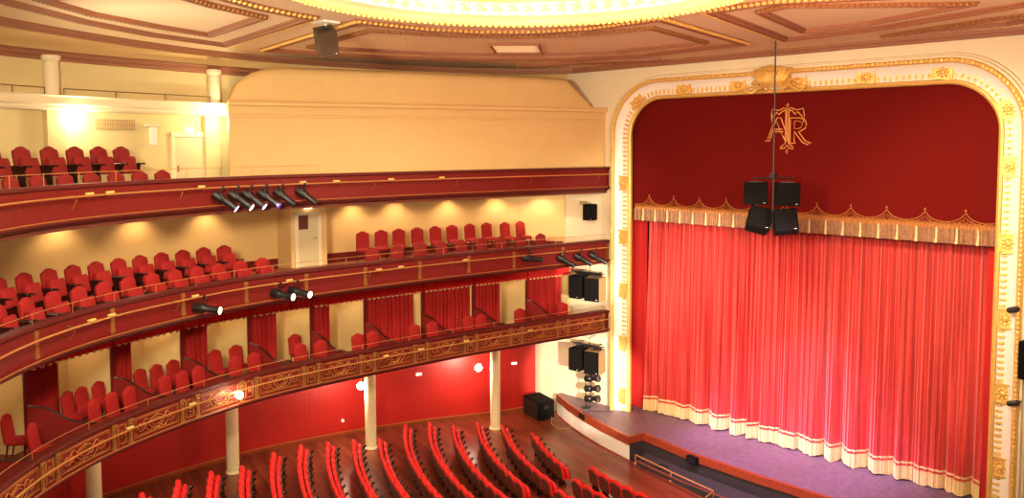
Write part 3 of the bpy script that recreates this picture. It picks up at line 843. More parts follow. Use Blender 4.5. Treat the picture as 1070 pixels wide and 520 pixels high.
for k, z in enumerate((1.04, 1.18, 1.32, 1.47)):
    yv = cur_y(XX, z)-.022+.012*np.sin(XX*160)
    rings.append(np.c_[XX, yv, np.full(NX, z-1)+(wob if k == 0 else 0)].tolist())
mb.sweep(rings, ringclosed=False); mb.build('fringe', M['fringe'], cu)
# flat side legs of the curtain
for x0, x1, nm, lb in ((-6.6, -5.72, 'curtain_leg', 'flat dark red leg cloth at the box side of the stage curtain'), (5.72, 6.6, 'curtain_leg', 'flat red leg cloth at the camera side of the stage curtain')):
    mb = MB(); path = [(x0, .74), (x1, .74)] if x0 < 0 else [(x0, .62), (x1, .62)]
    curtain_mesh(mb, path, 1.0, 9.2, .012, .45, .03, 2)
    o = mb.build(nm, M['drape'], None, True, loc=((x0+x1)/2, .74, 1.0)); tag(o, lb, 'curtain', 'leg cloths beside the stage curtain')
mb = MB(); mb.box(-8, 8, 1.6, 1.8, 0, 14); struct('wall_backstage', mb, M['parapet_dark'])

# ================================================================== STAGE
mb = MB()
# stage plan polygon
poly = [(-9.4, -.02), (-9.4, -.28), (-8.25, -.90), (-7.2, -1.36), (-6.0, -1.78), (-4.5, -2.17), (-4.3, -1.55), (-2.2, -1.95), (.2, -2.1), (2.4, -2.12), (4.6, -1.9), (6.4, -1.55), (9.5, -.6), (9.5, -.02)]
def slab(poly, z0, z1, mb):
    n = len(poly); mb.add([(x, y, z0) for x, y in poly]+[(x, y, z1) for x, y in poly], [tuple(range(n))[::-1], tuple(range(n, 2*n))]+[(i, (i+1) % n, (i+1) % n+n, i+n) for i in range(n)])
slab(poly, .93, 1.0, mb)
slab([(-6.3, -.02), (6.3, -.02), (6.3, 1.6), (-6.3, 1.6)], .93, 1.0, mb)
struct('floor_stage', mb, M['floor_stage'])
def facing(pts, z0, z1, t, m, name, parent=None, lift=0):
    mb = MB(); rings = []
    for i, p in enumerate(pts):
        a = pts[max(0, i-1)]; b = pts[min(len(pts)-1, i+1)]; dx, dy = b[0]-a[0], b[1]-a[1]; l = math.hypot(dx, dy); nx, ny = dy/l, -dx/l
        rings.append([(p[0]-nx*.06, p[1]-ny*.06, z0), (p[0]+nx*t, p[1]+ny*t, z0), (p[0]+nx*t, p[1]+ny*t, z1), (p[0]-nx*.06, p[1]-ny*.06, z1)])
    mb.sweep(rings); return struct(name, mb, m, parent)
apr = poly[1:6]; frt = poly[6:13]
facing(apr, .72, 1.02, .05, M['trim_wood'], 'trim_2'); facing(apr, .17, .72, .02, M['white_gloss'], 'wall_apron'); facing(apr, .10, .19, .06, M['trim_wood'], 'baseboard_apron')
facing([(-4.5, -2.17), (-4.3, -1.55)], .78, 1.02, .03, M['trim_wood'], 'trim_3'); facing([(-4.5, -2.17), (-4.3, -1.55)], -.9, .78, .01, M['pit'], 'wall_apron_return')
facing(frt, .76, 1.02, .05, M['trim_wood'], 'trim_4'); facing(frt, -.9, .76, .0, M['pit'], 'wall_stage_front')
# orchestra pit: floor, long black cover, inner wood step
mb = MB(); slab([(-4.25, -1.5), (-4.3, -2.35), (-.6, -3.45), (8.5, -3.6), (8.5, -1.0)], -.95, -.9, mb); struct('floor_pit', mb, M['pit'])
mb = MB()
pc = [(-4.05, -1.98), (-2.2, -2.35), (.2, -2.55), (2.6, -2.6), (5, -2.4)]
rings = []
for i, p in enumerate(pc):
    rings.append([(p[0], p[1]-.42, -.6), (p[0], p[1]-.42, .30), (p[0], p[1]-.38, .34), (p[0], p[1]+.20, .46), (p[0], p[1]+.22, .42), (p[0], p[1]+.22, -.6)])
mb.sweep(rings); o = mb.build('pit_cover', M['pit'], None, False, loc=(0, -2.5, 0)); tag(o, 'long dark lean-to cover running under the wooden front edge of the stage', 'pit cover')
mb = MB(); mb.tube([(p[0], p[1]-.40, .335) for p in pc], .022, 6); f = mb.build('edge_strip', M['trim_wood'], None); f.parent = o; f.location = -Vector(o.location)
# brass pit rail
rl = [(-4.16, -2.30), (-2.5, -2.68), (-.76, -3.02), (-.72, -3.6), (-1.2, -4.3)]
pr = empty('pit_rail', (-2.5, -2.68, .17), 0, 'low polished brass rail around the end of the orchestra pit', 'rail'); L = Vector(pr.location)
mb = MB(); mb.tube([(x, y, .50) for x, y in rl[:4]], .024, 8); o = mb.build('hand_rail', M['brass'], None, True, loc=L); o.location = (0, 0, 0); o.parent = pr
for x, y in (rl[0], rl[1], rl[2], rl[3], (-3.3, -2.49), (-1.6, -2.86)):
    if (x, y) in ((-3.3, -2.49), (-1.6, -2.86)): continue
    mb = MB(); mb.lathe([(.045, rowz(y)), (.045, rowz(y)+.02), (.018, rowz(y)+.05), (.018, .5)], 8, None, x, y); o = mb.build('post', M['brass'], None, False, loc=L); o.location = (0, 0, 0); o.parent = pr
# cable coil beside the rail
mb = MB(); pts = []
for t in np.linspace(0, 1, 60): a = t*2*PI*4; pts.append((-3.05+(.20+.05*math.sin(a*1.3))*math.cos(a), -2.35+(.13+.03*math.cos(a*.7))*math.sin(a), .37+.07*t))
mb.tube(pts, .014, 5); o = mb.build('cable_coil', M['black'], None, False, loc=(-3.05, -2.35, .36)); tag(o, 'tangled black cable coil lying by the brass pit rail', 'cable')
# little monitor boxes on the stage edge
def small_spk(name, loc, rz, w, d, h, label):
    r = empty(name, loc, rz, label, 'speaker'); mb = MB(); mb.bbox(-w/2, w/2, -d/2, d/2, 0, h, .015); mb.build('cabinet', M['speaker'], r)
    mb = MB(); mb.box(-w/2+.02, w/2-.02, -d/2-.008, -d/2, .02, h-.02); mb.build('front_grille', M['black'], r)
    mb = MB(); mb.tube([(-w*.2, 0, h), (-w*.2, 0, h+.05), (w*.2, 0, h+.05), (w*.2, 0, h)], .01, 5); mb.build('handle', M['black'], r)
small_spk('monitor_speaker', (-2.05, -2.06, .74), -.15, .40, .26, .22, 'small dark box speaker fixed on the wooden stage front edge')
small_spk('monitor_speaker', (-7.2, -1.34, .78), -.38, .36, .22, .20, 'small dark box speaker on the curved white apron edge')
# cable on apron
mb = MB(); mb.tube([(-7.2, -1.3, 1.0), (-7.0, -1.1, 1.08), (-6.7, -.7, 1.02), (-6.5, -.5, 1.02)], .010, 5)
o = mb.build('cable', M['black'], None, loc=(-7, -.8, 1)); tag(o, 'thin black cable curling over the apron corner from the small speaker', 'cable')
mb = MB(); mb.tube([(-9.1, -1.0, .30), (-8.8, -1.35, .17), (-8.3, -1.5, .17), (-7.8, -1.5, .3), (-7.3, -1.46, .8)], .009, 5)
o = mb.build('cable', M['box_socket'], None, loc=(-8, -1.2, .2)); tag(o, 'pale looping cable from the floor subwoofer up the white apron', 'cable')

# subwoofer on the floor
sw = empty('subwoofer', (-9.82, -.98, .15), -.28, 'large black subwoofer standing on the plank floor below the apron', 'speaker')
mb = MB(); mb.bbox(-.58, .58, -.40, .40, .05, .80, .03); mb.build('cabinet', M['speaker'], sw)
mb = MB(); mb.box(-.53, .53, -.415, -.40, .10, .75); mb.build('front_grille', M['black'], sw)
mb = MB(); mb.box(.585, .592, -.1, .1, .48, .6); mb.build('handle_recess', M['black'], sw)
for x in (-.5, .5):
    for y in (-.3, .3): mb = MB(); mb.lathe([(.03, 0), (.035, .06)], 8, None, x, y); mb.build('foot', M['black'], sw)

# ================================================================== COLUMNS under the lowest balcony
for k, (x, y, nm) in enumerate(((-10.05, -3.3, 'pale marble column standing between the stalls and the stage-side wall lamp'), (-11.5, -8.2, 'pale marble column beside the middle stalls wall lamp'), (-12.6, -12.85, 'pale marble column rising behind the rear stalls rows'), (-12.3, -17.1, 'pale marble column mostly hidden below the scroll parapet near the rear corner'))):
    z = rowz(y)
    r = empty('marble_column', (x, y, z), 0, nm, 'column', 'marble columns under the lowest balcony')
    mb = MB(); mb.lathe([(.20, .03), (.20, 3.95-z-.16)], 20); mb.build('shaft', M['marble'], r, True)
    mb = MB(); mb.lathe([(.24, 0), (.24, .03), (.22, .06), (.20, .07)], 20); mb.build('base', M['marble'], r)
    mb = MB(); mb.lathe([(.205, 3.95-z-.18), (.23, 3.95-z-.12), (.26, 3.95-z-.03), (.26, 3.95-z)], 20); mb.build('capital', M['marble'], r)

# ================================================================== CEILING AND DOME
DX, DY, DR, ZC = .95, -13.7, 4.7, 14.35
mb = MB(); n = 96; rings = []
for k in range(n+1):
    a = 2*PI*k/n; ca, sa = math.cos(a), math.sin(a)
    # outer rectangle
    t = min((15-(-DX if 0 else 0)-DX)/ca if ca > 1e-6 else 1e9, (-16.5-DX)/ca if ca < -1e-6 else 1e9, (.3-DY)/sa if sa > 1e-6 else 1e9, (-31-DY)/sa if sa < -1e-6 else 1e9)
    rings.append([(DX+DR*ca, DY+DR*sa, ZC), (DX+t*ca, DY+t*sa, ZC), (DX+t*ca, DY+t*sa, ZC+.15), (DX+DR*ca, DY+DR*sa, ZC+.15)])
mb.sweep(rings, cap=False); struct('ceiling', mb, M['ceiling'])
# dome surfaces
mb = MB(); prof = [(DR, 0), (DR-.25, .10), (DR-.30, .45), (DR-.45, .62), (DR-.9, .95), (DR-1.6, 1.25), (DR-2.6, 1.5), (.9, 1.68)]
rings = [[(DX+r*math.cos(2*PI*k/n), DY+r*math.sin(2*PI*k/n), ZC+z) for k in range(n)] for r, z in prof]+[[(DX+r*math.cos(2*PI*k/n), DY+r*math.sin(2*PI*k/n), ZC+z) for k in range(n)] for r, z in ((.9, 1.85), (DR-2.6, 1.7), (DR+.1, .95), (DR+.1, .02))]
mb.sweep(rings, cap=False); dome = struct('ceiling_dome', mb, M['ceiling'], smooth=True)
mb = MB()
mb.tube([(DX+(DR+.05)*math.cos(2*PI*k/n), DY+(DR+.05)*math.sin(2*PI*k/n), ZC-.03) for k in range(n)], .10, 8, True)
nb = 200
for k in range(nb): a = 2*PI*k/nb; mb.sphere((DX+(DR+.03)*math.cos(a), DY+(DR+.03)*math.sin(a), ZC-.11), .055, 6)
mb.build('gilt_ring', M['gold'], dome, True)
mb = MB()
mb.tube([(DX+(DR-.28)*math.cos(2*PI*k/n), DY+(DR-.28)*math.sin(2*PI*k/n), ZC+.45) for k in range(n)], .07, 6, True)
for k in range(72):
    a = 2*PI*k/72; c0 = Vector((DX, DY, ZC)); rr = DR-.27
    e = Vector((math.cos(a), math.sin(a), 0)); tt = Vector((-math.sin(a), math.cos(a), 0))
    for (du, dz, r_) in ((0, .28, .075), (-.08, .22, .05), (.08, .22, .05), (-.05, .34, .05), (.05, .34, .05), (.0, .15, .04)): mb.sphere(c0+e*(rr-.01)+tt*du+Vector((0, 0, dz)), r_, 6)
    mb.tube([c0+e*(rr-.02)+tt*(.13+.06*math.cos(b))+Vector((0, 0, .25+.09*math.sin(b))) for b in np.linspace(0, 5, 8)], .022, 5)
for k in range(40):
    a = 2*PI*k/40
    pts = [(DX+(r-.03)*math.cos(a+.05*math.sin(r*4)), DY+(r-.03)*math.sin(a+.05*math.sin(r*4)), ZC+z-.05) for r, z in prof[3:7]]
    mb.tube(pts, [.11, .09, .07, .04], 6)
    for q in range(5):
        aa = a+(q-2)*.028; mb.sphere((DX+(DR-.62-.05*(q % 2))*math.cos(aa), DY+(DR-.62)*math.sin(aa), ZC+.70), .07, 6)
mb.build('gilt_leafwork', M['gold'], dome, True)
# frieze of small gold blobs on the flat ring outside
# mouldings on the ceiling
def mould(pts, w, name, closed=True, lab=None, gold=True, gside=1, h=.10, z=ZC, mm=None):
    """moulding on the ceiling following plan points"""
    P = [Vector(p) for p in pts]; R = len(P); offs = []
    for i in range(R):
        a = P[i-1] if (i > 0 or closed) else P[i]; b = P[(i+1) % R] if (i < R-1 or closed) else P[i]
        d1 = (P[i]-a); d2 = (b-P[i])
        if d1.length < 1e-6: d1 = d2
        if d2.length < 1e-6: d2 = d1
        d1.normalize(); d2.normalize(); n1 = Vector((-d1.y, d1.x)); n2 = Vector((-d2.y, d2.x)); nn = (n1+n2)
        nn = nn/(max(.35, nn.dot(n1))); offs.append(nn)
    def ring(i):
        p, o_ = P[i], offs[i]
        return [(p.x+o_.x*w*a, p.y+o_.y*w*a, z-h*b) for a, b in ((-.5, 0), (-.45, .45), (-.3, .5), (-.2, 1), (.15, 1), (.28, .55), (.45, .45), (.5, 0))]
    mb = MB(); mb.sweep([ring(i) for i in range(R)], closed=closed)
    o = struct(name, mb, mm or M['brown_mould'])
    if gold:
        mb = MB(); seq = list(range(R))+([0] if closed else [])
        for i, j in zip(seq, seq[1:]):
            a = P[i]+offs[i]*w*.36*gside; b = P[j]+offs[j]*w*.36*gside; l = (b-a).length; k = int(l/.14)
            for q in range(k):
                c_ = a.lerp(b, (q+.5)/k); mb.sphere((c_.x, c_.y, z-h*.55), .06, 6, (1, 1, .8))
        mb.build('gilt_beading', M['gold_dull'] if gold == 2 else M['gold'], o)
    return o
def arcpts(r, a0, a1, k=14): return [(DX+r*math.cos(a), DY+r*math.sin(a)) for a in np.linspace(a0, a1, k)]
def ang(x, y): return math.atan2(y-DY, x-DX)
# panel between left rear and middle radials (seen at top left)
tn = 1
edge_c = Cv([(-8.6, -22), (-9.7, -20.6), (-10.75, -19.2), (-11.75, -17.4), (-12.9, -14.55), (-13.5, -10.9), (-12.8, -6.4), (-11.1, -2.6), (-8.6, -.25)], 120)
Lout = [(-7.4, -20.6), (-8.57, -19.2), (-9.7, -17.8), (-10.76, -15.75), (-11.4, -13.35)]
mould(Lout+[(-5.3, -14.25)]+[(DX+6.25*math.cos(a), DY+6.25*math.sin(a)) for a in np.linspace(ang(-5.3, -14.25)+2*PI if ang(-5.3, -14.25) < 0 else ang(-5.3, -14.25), PI+.75, 9)][1:], .34, 'trim_5', gside=1)
mould([(-7.2, -19.4), (-8.4, -18.0), (-9.2, -16.2), (-9.7, -14.65), (-6.0, -15.1), (-5.4, -16.7), (-4.6, -18.0)], .24, 'trim_6', gside=1, gold=2)
# panel C (middle)
Cin = [(-4.85, -13.05), (-4.6, -11.2), (-3.6, -9.25), (-1.7, -8.15), (.65, -8.25)]
mould([(-11.5, -11.95)]+[(-5.0, -13.1), (-4.75, -11.3), (-4.1, -9.9), (-3.1, -8.9), (-1.6, -8.3), (.5, -8.35), (-.1, -2.75), (-3.8, -2.35), (-6.6, -3.4), (-8.9, -5.6), (-10.6, -8.4)], .34, 'trim_7', gside=-1)
mould([(-9.95, -11.35), (-5.9, -12.1), (-5.2, -10.2), (-4.0, -8.6), (-2.3, -7.6), (-.4, -7.3), (-.8, -3.8), (-3.9, -3.9), (-6.6, -5.3), (-8.6, -7.9)], .20, 'trim_8', gold=2, gside=-1)
mould([(-3.9, -1.15), (-6.2, -1.3), (-9.2, -2.9), (-6.2, -2.2)], .20, 'trim_9', gold=2)
mould([(1.86, -8.46), (1.13, -2.71), (4.0, -3.1), (7.21, -4.39), (9, -5.4), (3.45, -8.5)], .34, 'trim_10', gside=1)
mould([(2.7, -7.6), (2.21, -4.0), (4.0, -4.2), (6.4, -5.3), (3.4, -7.9)], .20, 'trim_11', gold=2)
mould([(3.4, -1.5), (6.4, -1.6), (9, -3.2), (6.2, -2.6)], .20, 'trim_12', gold=2)
# ceiling vent grille
vg = empty('ceiling_vent', (-5.7, -6.7, ZC), 0, 'rectangular framed vent grille in the ceiling panel above the side wall', 'vent')
gp = [Vector((-6.95, -6.35)), Vector((-5.85, -5.35)), Vector((-4.55, -7.0)), Vector((-5.6, -8.0))]
mb = MB(); mb.add([(p.x+5.7, p.y+6.7, -.02) for p in gp]+[(p.x+5.7, p.y+6.7, .0) for p in gp], [(0, 1, 2, 3), (4, 7, 6, 5), (0, 4, 5, 1), (1, 5, 6, 2), (2, 6, 7, 3), (3, 7, 4, 0)]); mb.build('grille_plate', M['ceiling_rose'], vg)
mb = MB(); mb.tube([(p.x+5.7, p.y+6.7, -.03) for p in gp], .06, 4, True); mb.build('frame', M['brown_mould'], vg)
mb = MB()
for t in np.linspace(.08, .92, 14):
    a = gp[0].lerp(gp[3], t); b = gp[1].lerp(gp[2], t); mb.tube([(a.x+5.7, a.y+6.7, -.03), (b.x+5.7, b.y+6.7, -.03)], .018, 4)
mb.build('slats', M['ceiling'], vg)
# perimeter cornice on the edge, cove and lower cornice
ep = [tuple(edge_c.at(s)[0]) for s in np.linspace(.2, edge_c.L, 60)]
ep += [(x, -.25) for x in np.linspace(-8.0, 12, 20)]
mould(ep, .32, 'trim_13', closed=False, gside=1, gold=2, h=.18, z=ZC)
ep2 = [(x, y) for x, y in ep]
# cove between back wall cornice (z 13.75) and the ceiling edge
mb = MB(); rings = []
for t in np.linspace(0, 1, 60):
    b = BK2.at(BK2.L*(.80-.80*t))[0]; e = edge_c.at(.2+(edge_c.L-.3)*t)[0]
    rg = []
    for q in np.linspace(0, 1, 6):
        c_ = math.sin(q*PI/2); rg.append((b[0]+(e[0]-b[0])*(1-math.cos(q*PI/2)), b[1]+(e[1]-b[1])*(1-math.cos(q*PI/2)), 13.8+(ZC-.05-13.8)*c_))
    rings.append(rg)
mb.sweep(rings, ringclosed=False, cap=False); struct('ceiling_cove', mb, M['cream'], smooth=True)
mb = MB(); csweep(mb, BK2, 11.5, BK2.L-.4, [(0, 13.66), (-.06, 13.68), (-.08, 13.74), (-.16, 13.78), (-.18, 13.86), (-.22, 13.9), (0, 13.95)]); struct('trim_14', mb, M['brown_mould'])

# ================================================================== UPPER LEDGE, GALLERY OPENINGS, DRUM WALL
# gallery ledge (left)
mb = MB(); csweep(mb, BK2, 13.6, BK2.L-.3, [(0, 12.30), (-.28, 12.30), (-.34, 12.36), (-.34, 12.42), (-.40, 12.47), (-.40, 12.66), (-.46, 12.70), (0, 12.70)]); struct('trim_15', mb, M['cream_light'])
for k, (s, lab) in enumerate(((19.04, 'stout cream column on the upper ledge between the two rail sections'), (14.04, 'stout cream column on the upper ledge beside the curved drum wall'))):
    (x, y), _ = BK2.at(s, -.16); r = empty('gallery_column', (x, y, 12.70), 0, lab, 'column', 'columns on the upper ledge')
    mb = MB(); mb.lathe([(.16, 0), (.19, .02), (.185, .8), (.175, .92)], 20); mb.build('shaft', M['cream_light'], r, True)
    mb = MB(); mb.lathe([(.18, .92), (.22, .95), (.24, 1.0), (.24, 1.08)], 20); mb.build('capital', M['cream_light'], r)
for s0, s1, lab, kk in ((14.29, 18.8, 'thin rail on the upper ledge between the two cream columns', 3), (19.34, 22.0, 'thin rail on the upper ledge at the far rear side', 3)):
    r = empty('ledge_rail', P3(BK2, s0, -.2, 12.7), 0, lab, 'rail'); L = Vector(r.location)
    mb = MB(); ctube(mb, BK2, s0, s1, -.3, 12.90, .011, 5); o = mb.build('hand_rail', M['mid_wood'], None, loc=L); o.location = (0, 0, 0); o.parent = r
    for q in range(kk+1):
        s = s0+(s1-s0)*q/kk; mb = MB(); mb.tube([P3(BK2, s, -.3, 12.69), P3(BK2, s, -.3, 12.9)], .011, 5); o = mb.build('post', M['mid_wood'], None, loc=L); o.location = (0, 0, 0); o.parent = r
    mb = MB(); csweep(mb, BK2, s0, s1, [(-.295, 12.71), (-.295, 12.88), (-.29, 12.88), (-.29, 12.71)]); 
# drum wall running forward to the proscenium
DW = Cv([(-12.3, -12.85), (-11.9, -11.9), (-11.0, -9.8), (-9.85, -7.2), (-8.85, -4.4), (-7.75, -1.6), (-7.2, -.02)], 30)
mb = MB()
n = 44; rings = []
for s in np.linspace(0, DW.L, n):
    rings.append([P3(DW, s, 0, 9.58), P3(DW, s, 0, 12.75), P3(DW, s, .8, 12.75), P3(DW, s, .8, 9.58)])
# the curve runs toward the stage, so its outward normal is mirrored
rings = [[(r[0][0], r[0][1], 9.58), (r[0][0], r[0][1], 12.62), (2*r[0][0]-r[2][0], 2*r[0][1]-r[2][1], 12.62), (2*r[0][0]-r[2][0], 2*r[0][1]-r[2][1], 9.58)] for r in rings]
mb.sweep(rings); struct('wall_drum', mb, M['cream'])
mb = MB(); csweep(mb, DW, -.0, DW.L-.01, [(-.1, 12.5), (.05, 12.50), (.06, 12.56), (.12, 12.60), (.12, 12.68), (.18, 12.75), (-.5, 12.75), (-.5, 12.5)]); struct('trim_16', mb, M['cream'])
for kk, z in enumerate((12.30, 12.22)):
    mb = MB(); csweep(mb, DW, 0, DW.L-.01, [(-.02, z), (.03, z+.01), (.03, z+.04), (-.02, z+.05)]); struct('trim_%d' % (17+kk), mb, M['cream'])
mb = MB(); rings = []
LL = DW.L
for s in np.linspace(.05, LL-.5, 60):
    a = min(1, (s-.05)/1.7); b = min(1, (LL-.5-s)/1.1)
    h = 1.12*math.sqrt(max(0, 1-(1-a)**2))*min(1, .0+b**.8)
    h = max(h, .01); zt = 12.75+h; rr = min(.3, h*.5)
    rg = []
    for o_, z in ((-.16, 12.74), (-.16, zt-rr), (-.16-rr*.12, zt-rr*.5), (-.16-rr*.5, zt-rr*.12), (-.16-rr, zt), (-1.6, zt), (-1.6, 12.74)): rg.append(P3(DW, s, o_, z))
    rings.append(rg)
mb.sweep(rings); struct('wall_drum_vault', mb, M['cream'], smooth=True)

# ================================================================== DOORS, VENTS, SIGNS
def door(cv, s, z, w, h, idx, m, lab, ajar=0, vest=False):
    fm = frame_m(cv, s, 0, z)
    mb = MB(); mb.box(-w/2, w/2, -.05, -.005, 0, h, fm); o = struct('door_%d' % idx, mb, m)
    o['label'] = lab
    mb = MB()
    mb.box(-w/2-.12, -w/2, -.09, -.005, 0, h+.12, fm); mb.box(w/2, w/2+.12, -.09, -.005, 0, h+.12, fm); mb.box(-w/2-.12, w/2+.12, -.10, -.005, h, h+.14, fm); struct('door_frame', mb, M['cream_light'], o)
    mb = MB(); hx = -w/2+.09
    mb.box(hx-.02, hx+.02, -.065, -.045, .92, 1.12, fm); mb.tube([fm @ Vector((hx, -.05, 1.03)), fm @ Vector((hx, -.11, 1.03)), fm @ Vector((hx+.11, -.11, 1.03))], .012, 5); struct('door_handle', mb, M['gold_dull'], o)
    return fm
fm = door(BK2, 14.9, 9.58, .95, 2.03, 1, M['door'], 'cream door on the uppermost balcony under a small lit sign')
mb = MB(); mb.box(-.12, .12, -.12, -.04, 2.20, 2.30, fm); o = mb.build('exit_sign', M['sign'], None, loc=fm.translation); tag(o, 'small lit sign above the cream door of the uppermost balcony', 'sign')
# vestibule and door on the middle balcony
vs_ = 11.35
fm = frame_m(BK2, vs_, 0, 6.85)
mb = MB(); mb.box(-.5, .8, -1.2, .0, 0, 2.6, fm); struct('wall_vestibule', mb, M['cream'])
fm2 = fm @ T(.1, -1.2, 0)
mb = MB(); mb.box(-.36, .36, -.04, -.0, .33, 2.12, fm2); o = struct('door_2', mb, M['door']); o['label'] = 'pale door of the middle balcony vestibule under a lit sign'
mb = MB(); mb.box(-.48, -.36, -.07, -.0, .33, 2.2, fm2); mb.box(.36, .48, -.07, 0, .33, 2.2, fm2); mb.box(-.48, .48, -.07, 0, 2.12, 2.22, fm2); struct('door_frame', mb, M['cream_light'], o)
mb = MB(); mb.box(-.34, -.0, -.05, -.039, 1.62, 2.1, fm2); struct('door_window', mb, M['mid_wood'], o)
mb = MB(); mb.tube([fm2 @ Vector((.28, -.04, 1.3)), fm2 @ Vector((.28, -.1, 1.3)), fm2 @ Vector((.17, -.1, 1.3))], .014, 5); struct('door_handle', mb, M['gold_dull'], o)
mb = MB(); mb.bbox(-.13, .13, -.13, -.0, 2.32, 2.48, .015, fm2); o = mb.build('lit_sign', M['sign'], None, loc=fm2.translation); tag(o, 'small lit sign over the pale vestibule door of the middle balcony', 'sign')
def vent(cv, s, z, w, h, lab, grp='wall vents'):
    fm = frame_m(cv, s, -.02, z); r = empty('wall_vent', fm.translation, 0, lab, 'vent', grp); L = Vector(r.location)
    mb = MB(); mb.box(-w/2, w/2, -.0, .015, -h/2, h/2, fm); o = mb.build('back_plate', M['cream'], None, loc=L); o.location = (0, 0, 0); o.parent = r
    mb = MB(); k = int(w/.07)
    for i in range(k+1): x = -w/2+w*i/k; mb.box(x-.012, x+.012, -.015, .0, -h/2, h/2, fm)
    for q in (-h/2, 0, h/2): mb.box(-w/2, w/2, -.018, 0, q-.014, q+.014, fm)
    o = mb.build('grille', M['grille'], None, loc=L); o.location = (0, 0, 0); o.parent = r
vent(BK2, 17.2, 11.95, 1.15, .28, 'pale vent grille under the upper ledge, above the uppermost seats')
vent(BK2, 17.72, 9.22, 1.1, .22, 'vent grille high on the middle balcony wall, near the rear seats', 'middle balcony wall vents')
vent(BK2, 13.1, 9.22, .9, .22, 'vent grille high on the middle balcony wall, just behind the doorway', 'middle balcony wall vents')
vent(BK2, 8.39, 9.22, .9, .22, 'vent grille high on the middle balcony wall, above the first high-backed chairs', 'middle balcony wall vents')
vent(BK2, 3.9, 9.22, .9, .22, 'vent grille high on the middle balcony wall, toward the stage end', 'middle balcony wall vents')
mb = MB(); mb.box(-8.45, -8.05, -.03, 0, 8.92, 9.08); mb.box(-8.44, -8.26, -.04, -.03, 8.93, 9.07); o = mb.build('wall_plate', M['grille'], None, loc=(-8.25, 0, 9)); tag(o, 'small grey switch plate on the wall beside the black wall speaker', 'wall plate')
# pilaster on the uppermost back wall
mb = MB(); fm = frame_m(BK2, 18.99, 0, 9.58); mb.box(-.25, .25, -.22, 0, 0, 2.72, fm); struct('wall_pilaster', mb, M['cream_yellow'])
mb = MB(); fm = frame_m(BK2, 14.1, 0, 9.58); mb.box(-.30, .20, -.20, 0, 0, 2.72, fm); struct('wall_pilaster.001', mb, M['cream_yellow'])
# lantern
fm = frame_m(BK2, 16.15, 0, 11.35); r = empty('wall_light', fm.translation, 0, 'narrow white emergency light hanging below the upper ledge near the cream door', 'light'); L = Vector(r.location)
for nm, m_, bx_ in (('housing', M['white_gloss'], (-.10, .10, -.28, -.12, 0, .55)), ('top_bracket', M['cream_light'], (-.2, .2, -.32, 0, .55, .64))):
    mb = MB(); mb.bbox(*bx_, .015, fm); o = mb.build(nm, m_, None, loc=L); o.location = (0, 0, 0); o.parent = r
# small lit plates on the stalls wall
for s, z, lab in ((5.2, 2.30, 'small lit rectangular sign on the red stalls wall between two columns'), (1.0, 2.2, 'small lit sign at the stage end of the red stalls wall'), (8.35, 1.05, 'tiny round white floor-level light on the red stalls wall')):
    fm = frame_m(BK, s, 0, z); mb = MB(); w = .11 if z > 1.5 else .035
    mb.bbox(-w, w, -.06, -.0, -.04, .04, .01, fm); o = mb.build('wall_sign_light', M['sign'], None, loc=fm.translation); tag(o, lab, 'light')

# ================================================================== SPEAKERS
def spk(loc, rot, w, d, h, label, side=None, group=None, m=None, wedge=.0):
    r = empty('loudspeaker', loc, 0, label, 'speaker', group); r.rotation_euler = rot
    mb = MB(); mb.prism([(-w/2, -h/2), (w/2, -h/2), (w/2, h/2), (-w/2, h/2)], T(0, -d/2, 0), d); 
    mb = MB(); wb = w/2*(1-wedge)
    vs = [(-w/2, -d/2, -h/2), (w/2, -d/2, -h/2), (wb, d/2, -h/2), (-wb, d/2, -h/2)]; vs += [(x, y, h/2) for x, y, z in vs]
    mb.add(vs, [(0, 3, 2, 1), (4, 5, 6, 7), (0, 1, 5, 4), (1, 2, 6, 5), (2, 3, 7, 6), (3, 0, 4, 7)])
    mb.build('cabinet', side or M['speaker'], r)
    mb = MB(); mb.bbox(-w/2-.004, w/2+.004, -d/2-.03, -d/2+.002, -h/2-.004, h/2+.004, .01); mb.build('front_grille', m or M['speaker'], r)
    mb = MB(); mb.box(w*.30, w*.40, -d/2-.036, -d/2-.03, -h*.43, -h*.41); mb.build('badge', M['white_gloss'], r)
    mb = MB(); mb.box(-w*.3, w*.3, -.04, .04, h/2, h/2+.02); mb.tube([(0, 0, h/2), (0, 0, h/2+.08)], .015, 5); mb.build('mounting_bracket', M['black'], r)
    return r
# pairs beside the proscenium
for z, lab in ((5.75, 'upper'), (2.86, 'lower')):
    spk((-8.02, -.62, z), (0, 0, .05), .50, .62, .88, f'black loudspeaker of the {lab} wall pair, on the box side', None, 'paired loudspeakers beside the proscenium')
    spk((-7.30, -.50, z-.03), (0, 0, -.15+.35), .62, .62, .90, f'black loudspeaker of the {lab} wall pair, nearer the gilt frame, lit side painted tan', M['speaker_lit_side'], 'paired loudspeakers beside the proscenium')
    mb = MB(); mb.tube([(-8.5, -.5, z+.56), (-6.95, -.35, z+.56)], .022, 6); mb.tube([(-8.2, -.02, z+.56), (-8.2, -.75, z+.56)], .018, 5); mb.tube([(-7.3, -.02, z+.56), (-7.3, -.75, z+.56)], .018, 5); mb.tube([(-7.65, -.4, z+.56), (-7.65, -.4, z+.85), (-7.65, -.02, z+.85)], .018, 5)
    mb.box(-8.3, -7.0, -.48, -.44, z+.47, z+.56)
    o = mb.build('speaker_bracket', M['black'], None, loc=(-7.7, -.4, z+.5)); tag(o, f'black pipe bracket carrying the {lab} pair of wall loudspeakers', 'bracket', 'wall brackets for the loudspeaker pairs')
spk((-7.62, -.42, 8.70), (0, 0, .25), .42, .42, .62, 'single small black loudspeaker on the wall level with the middle balcony', None)
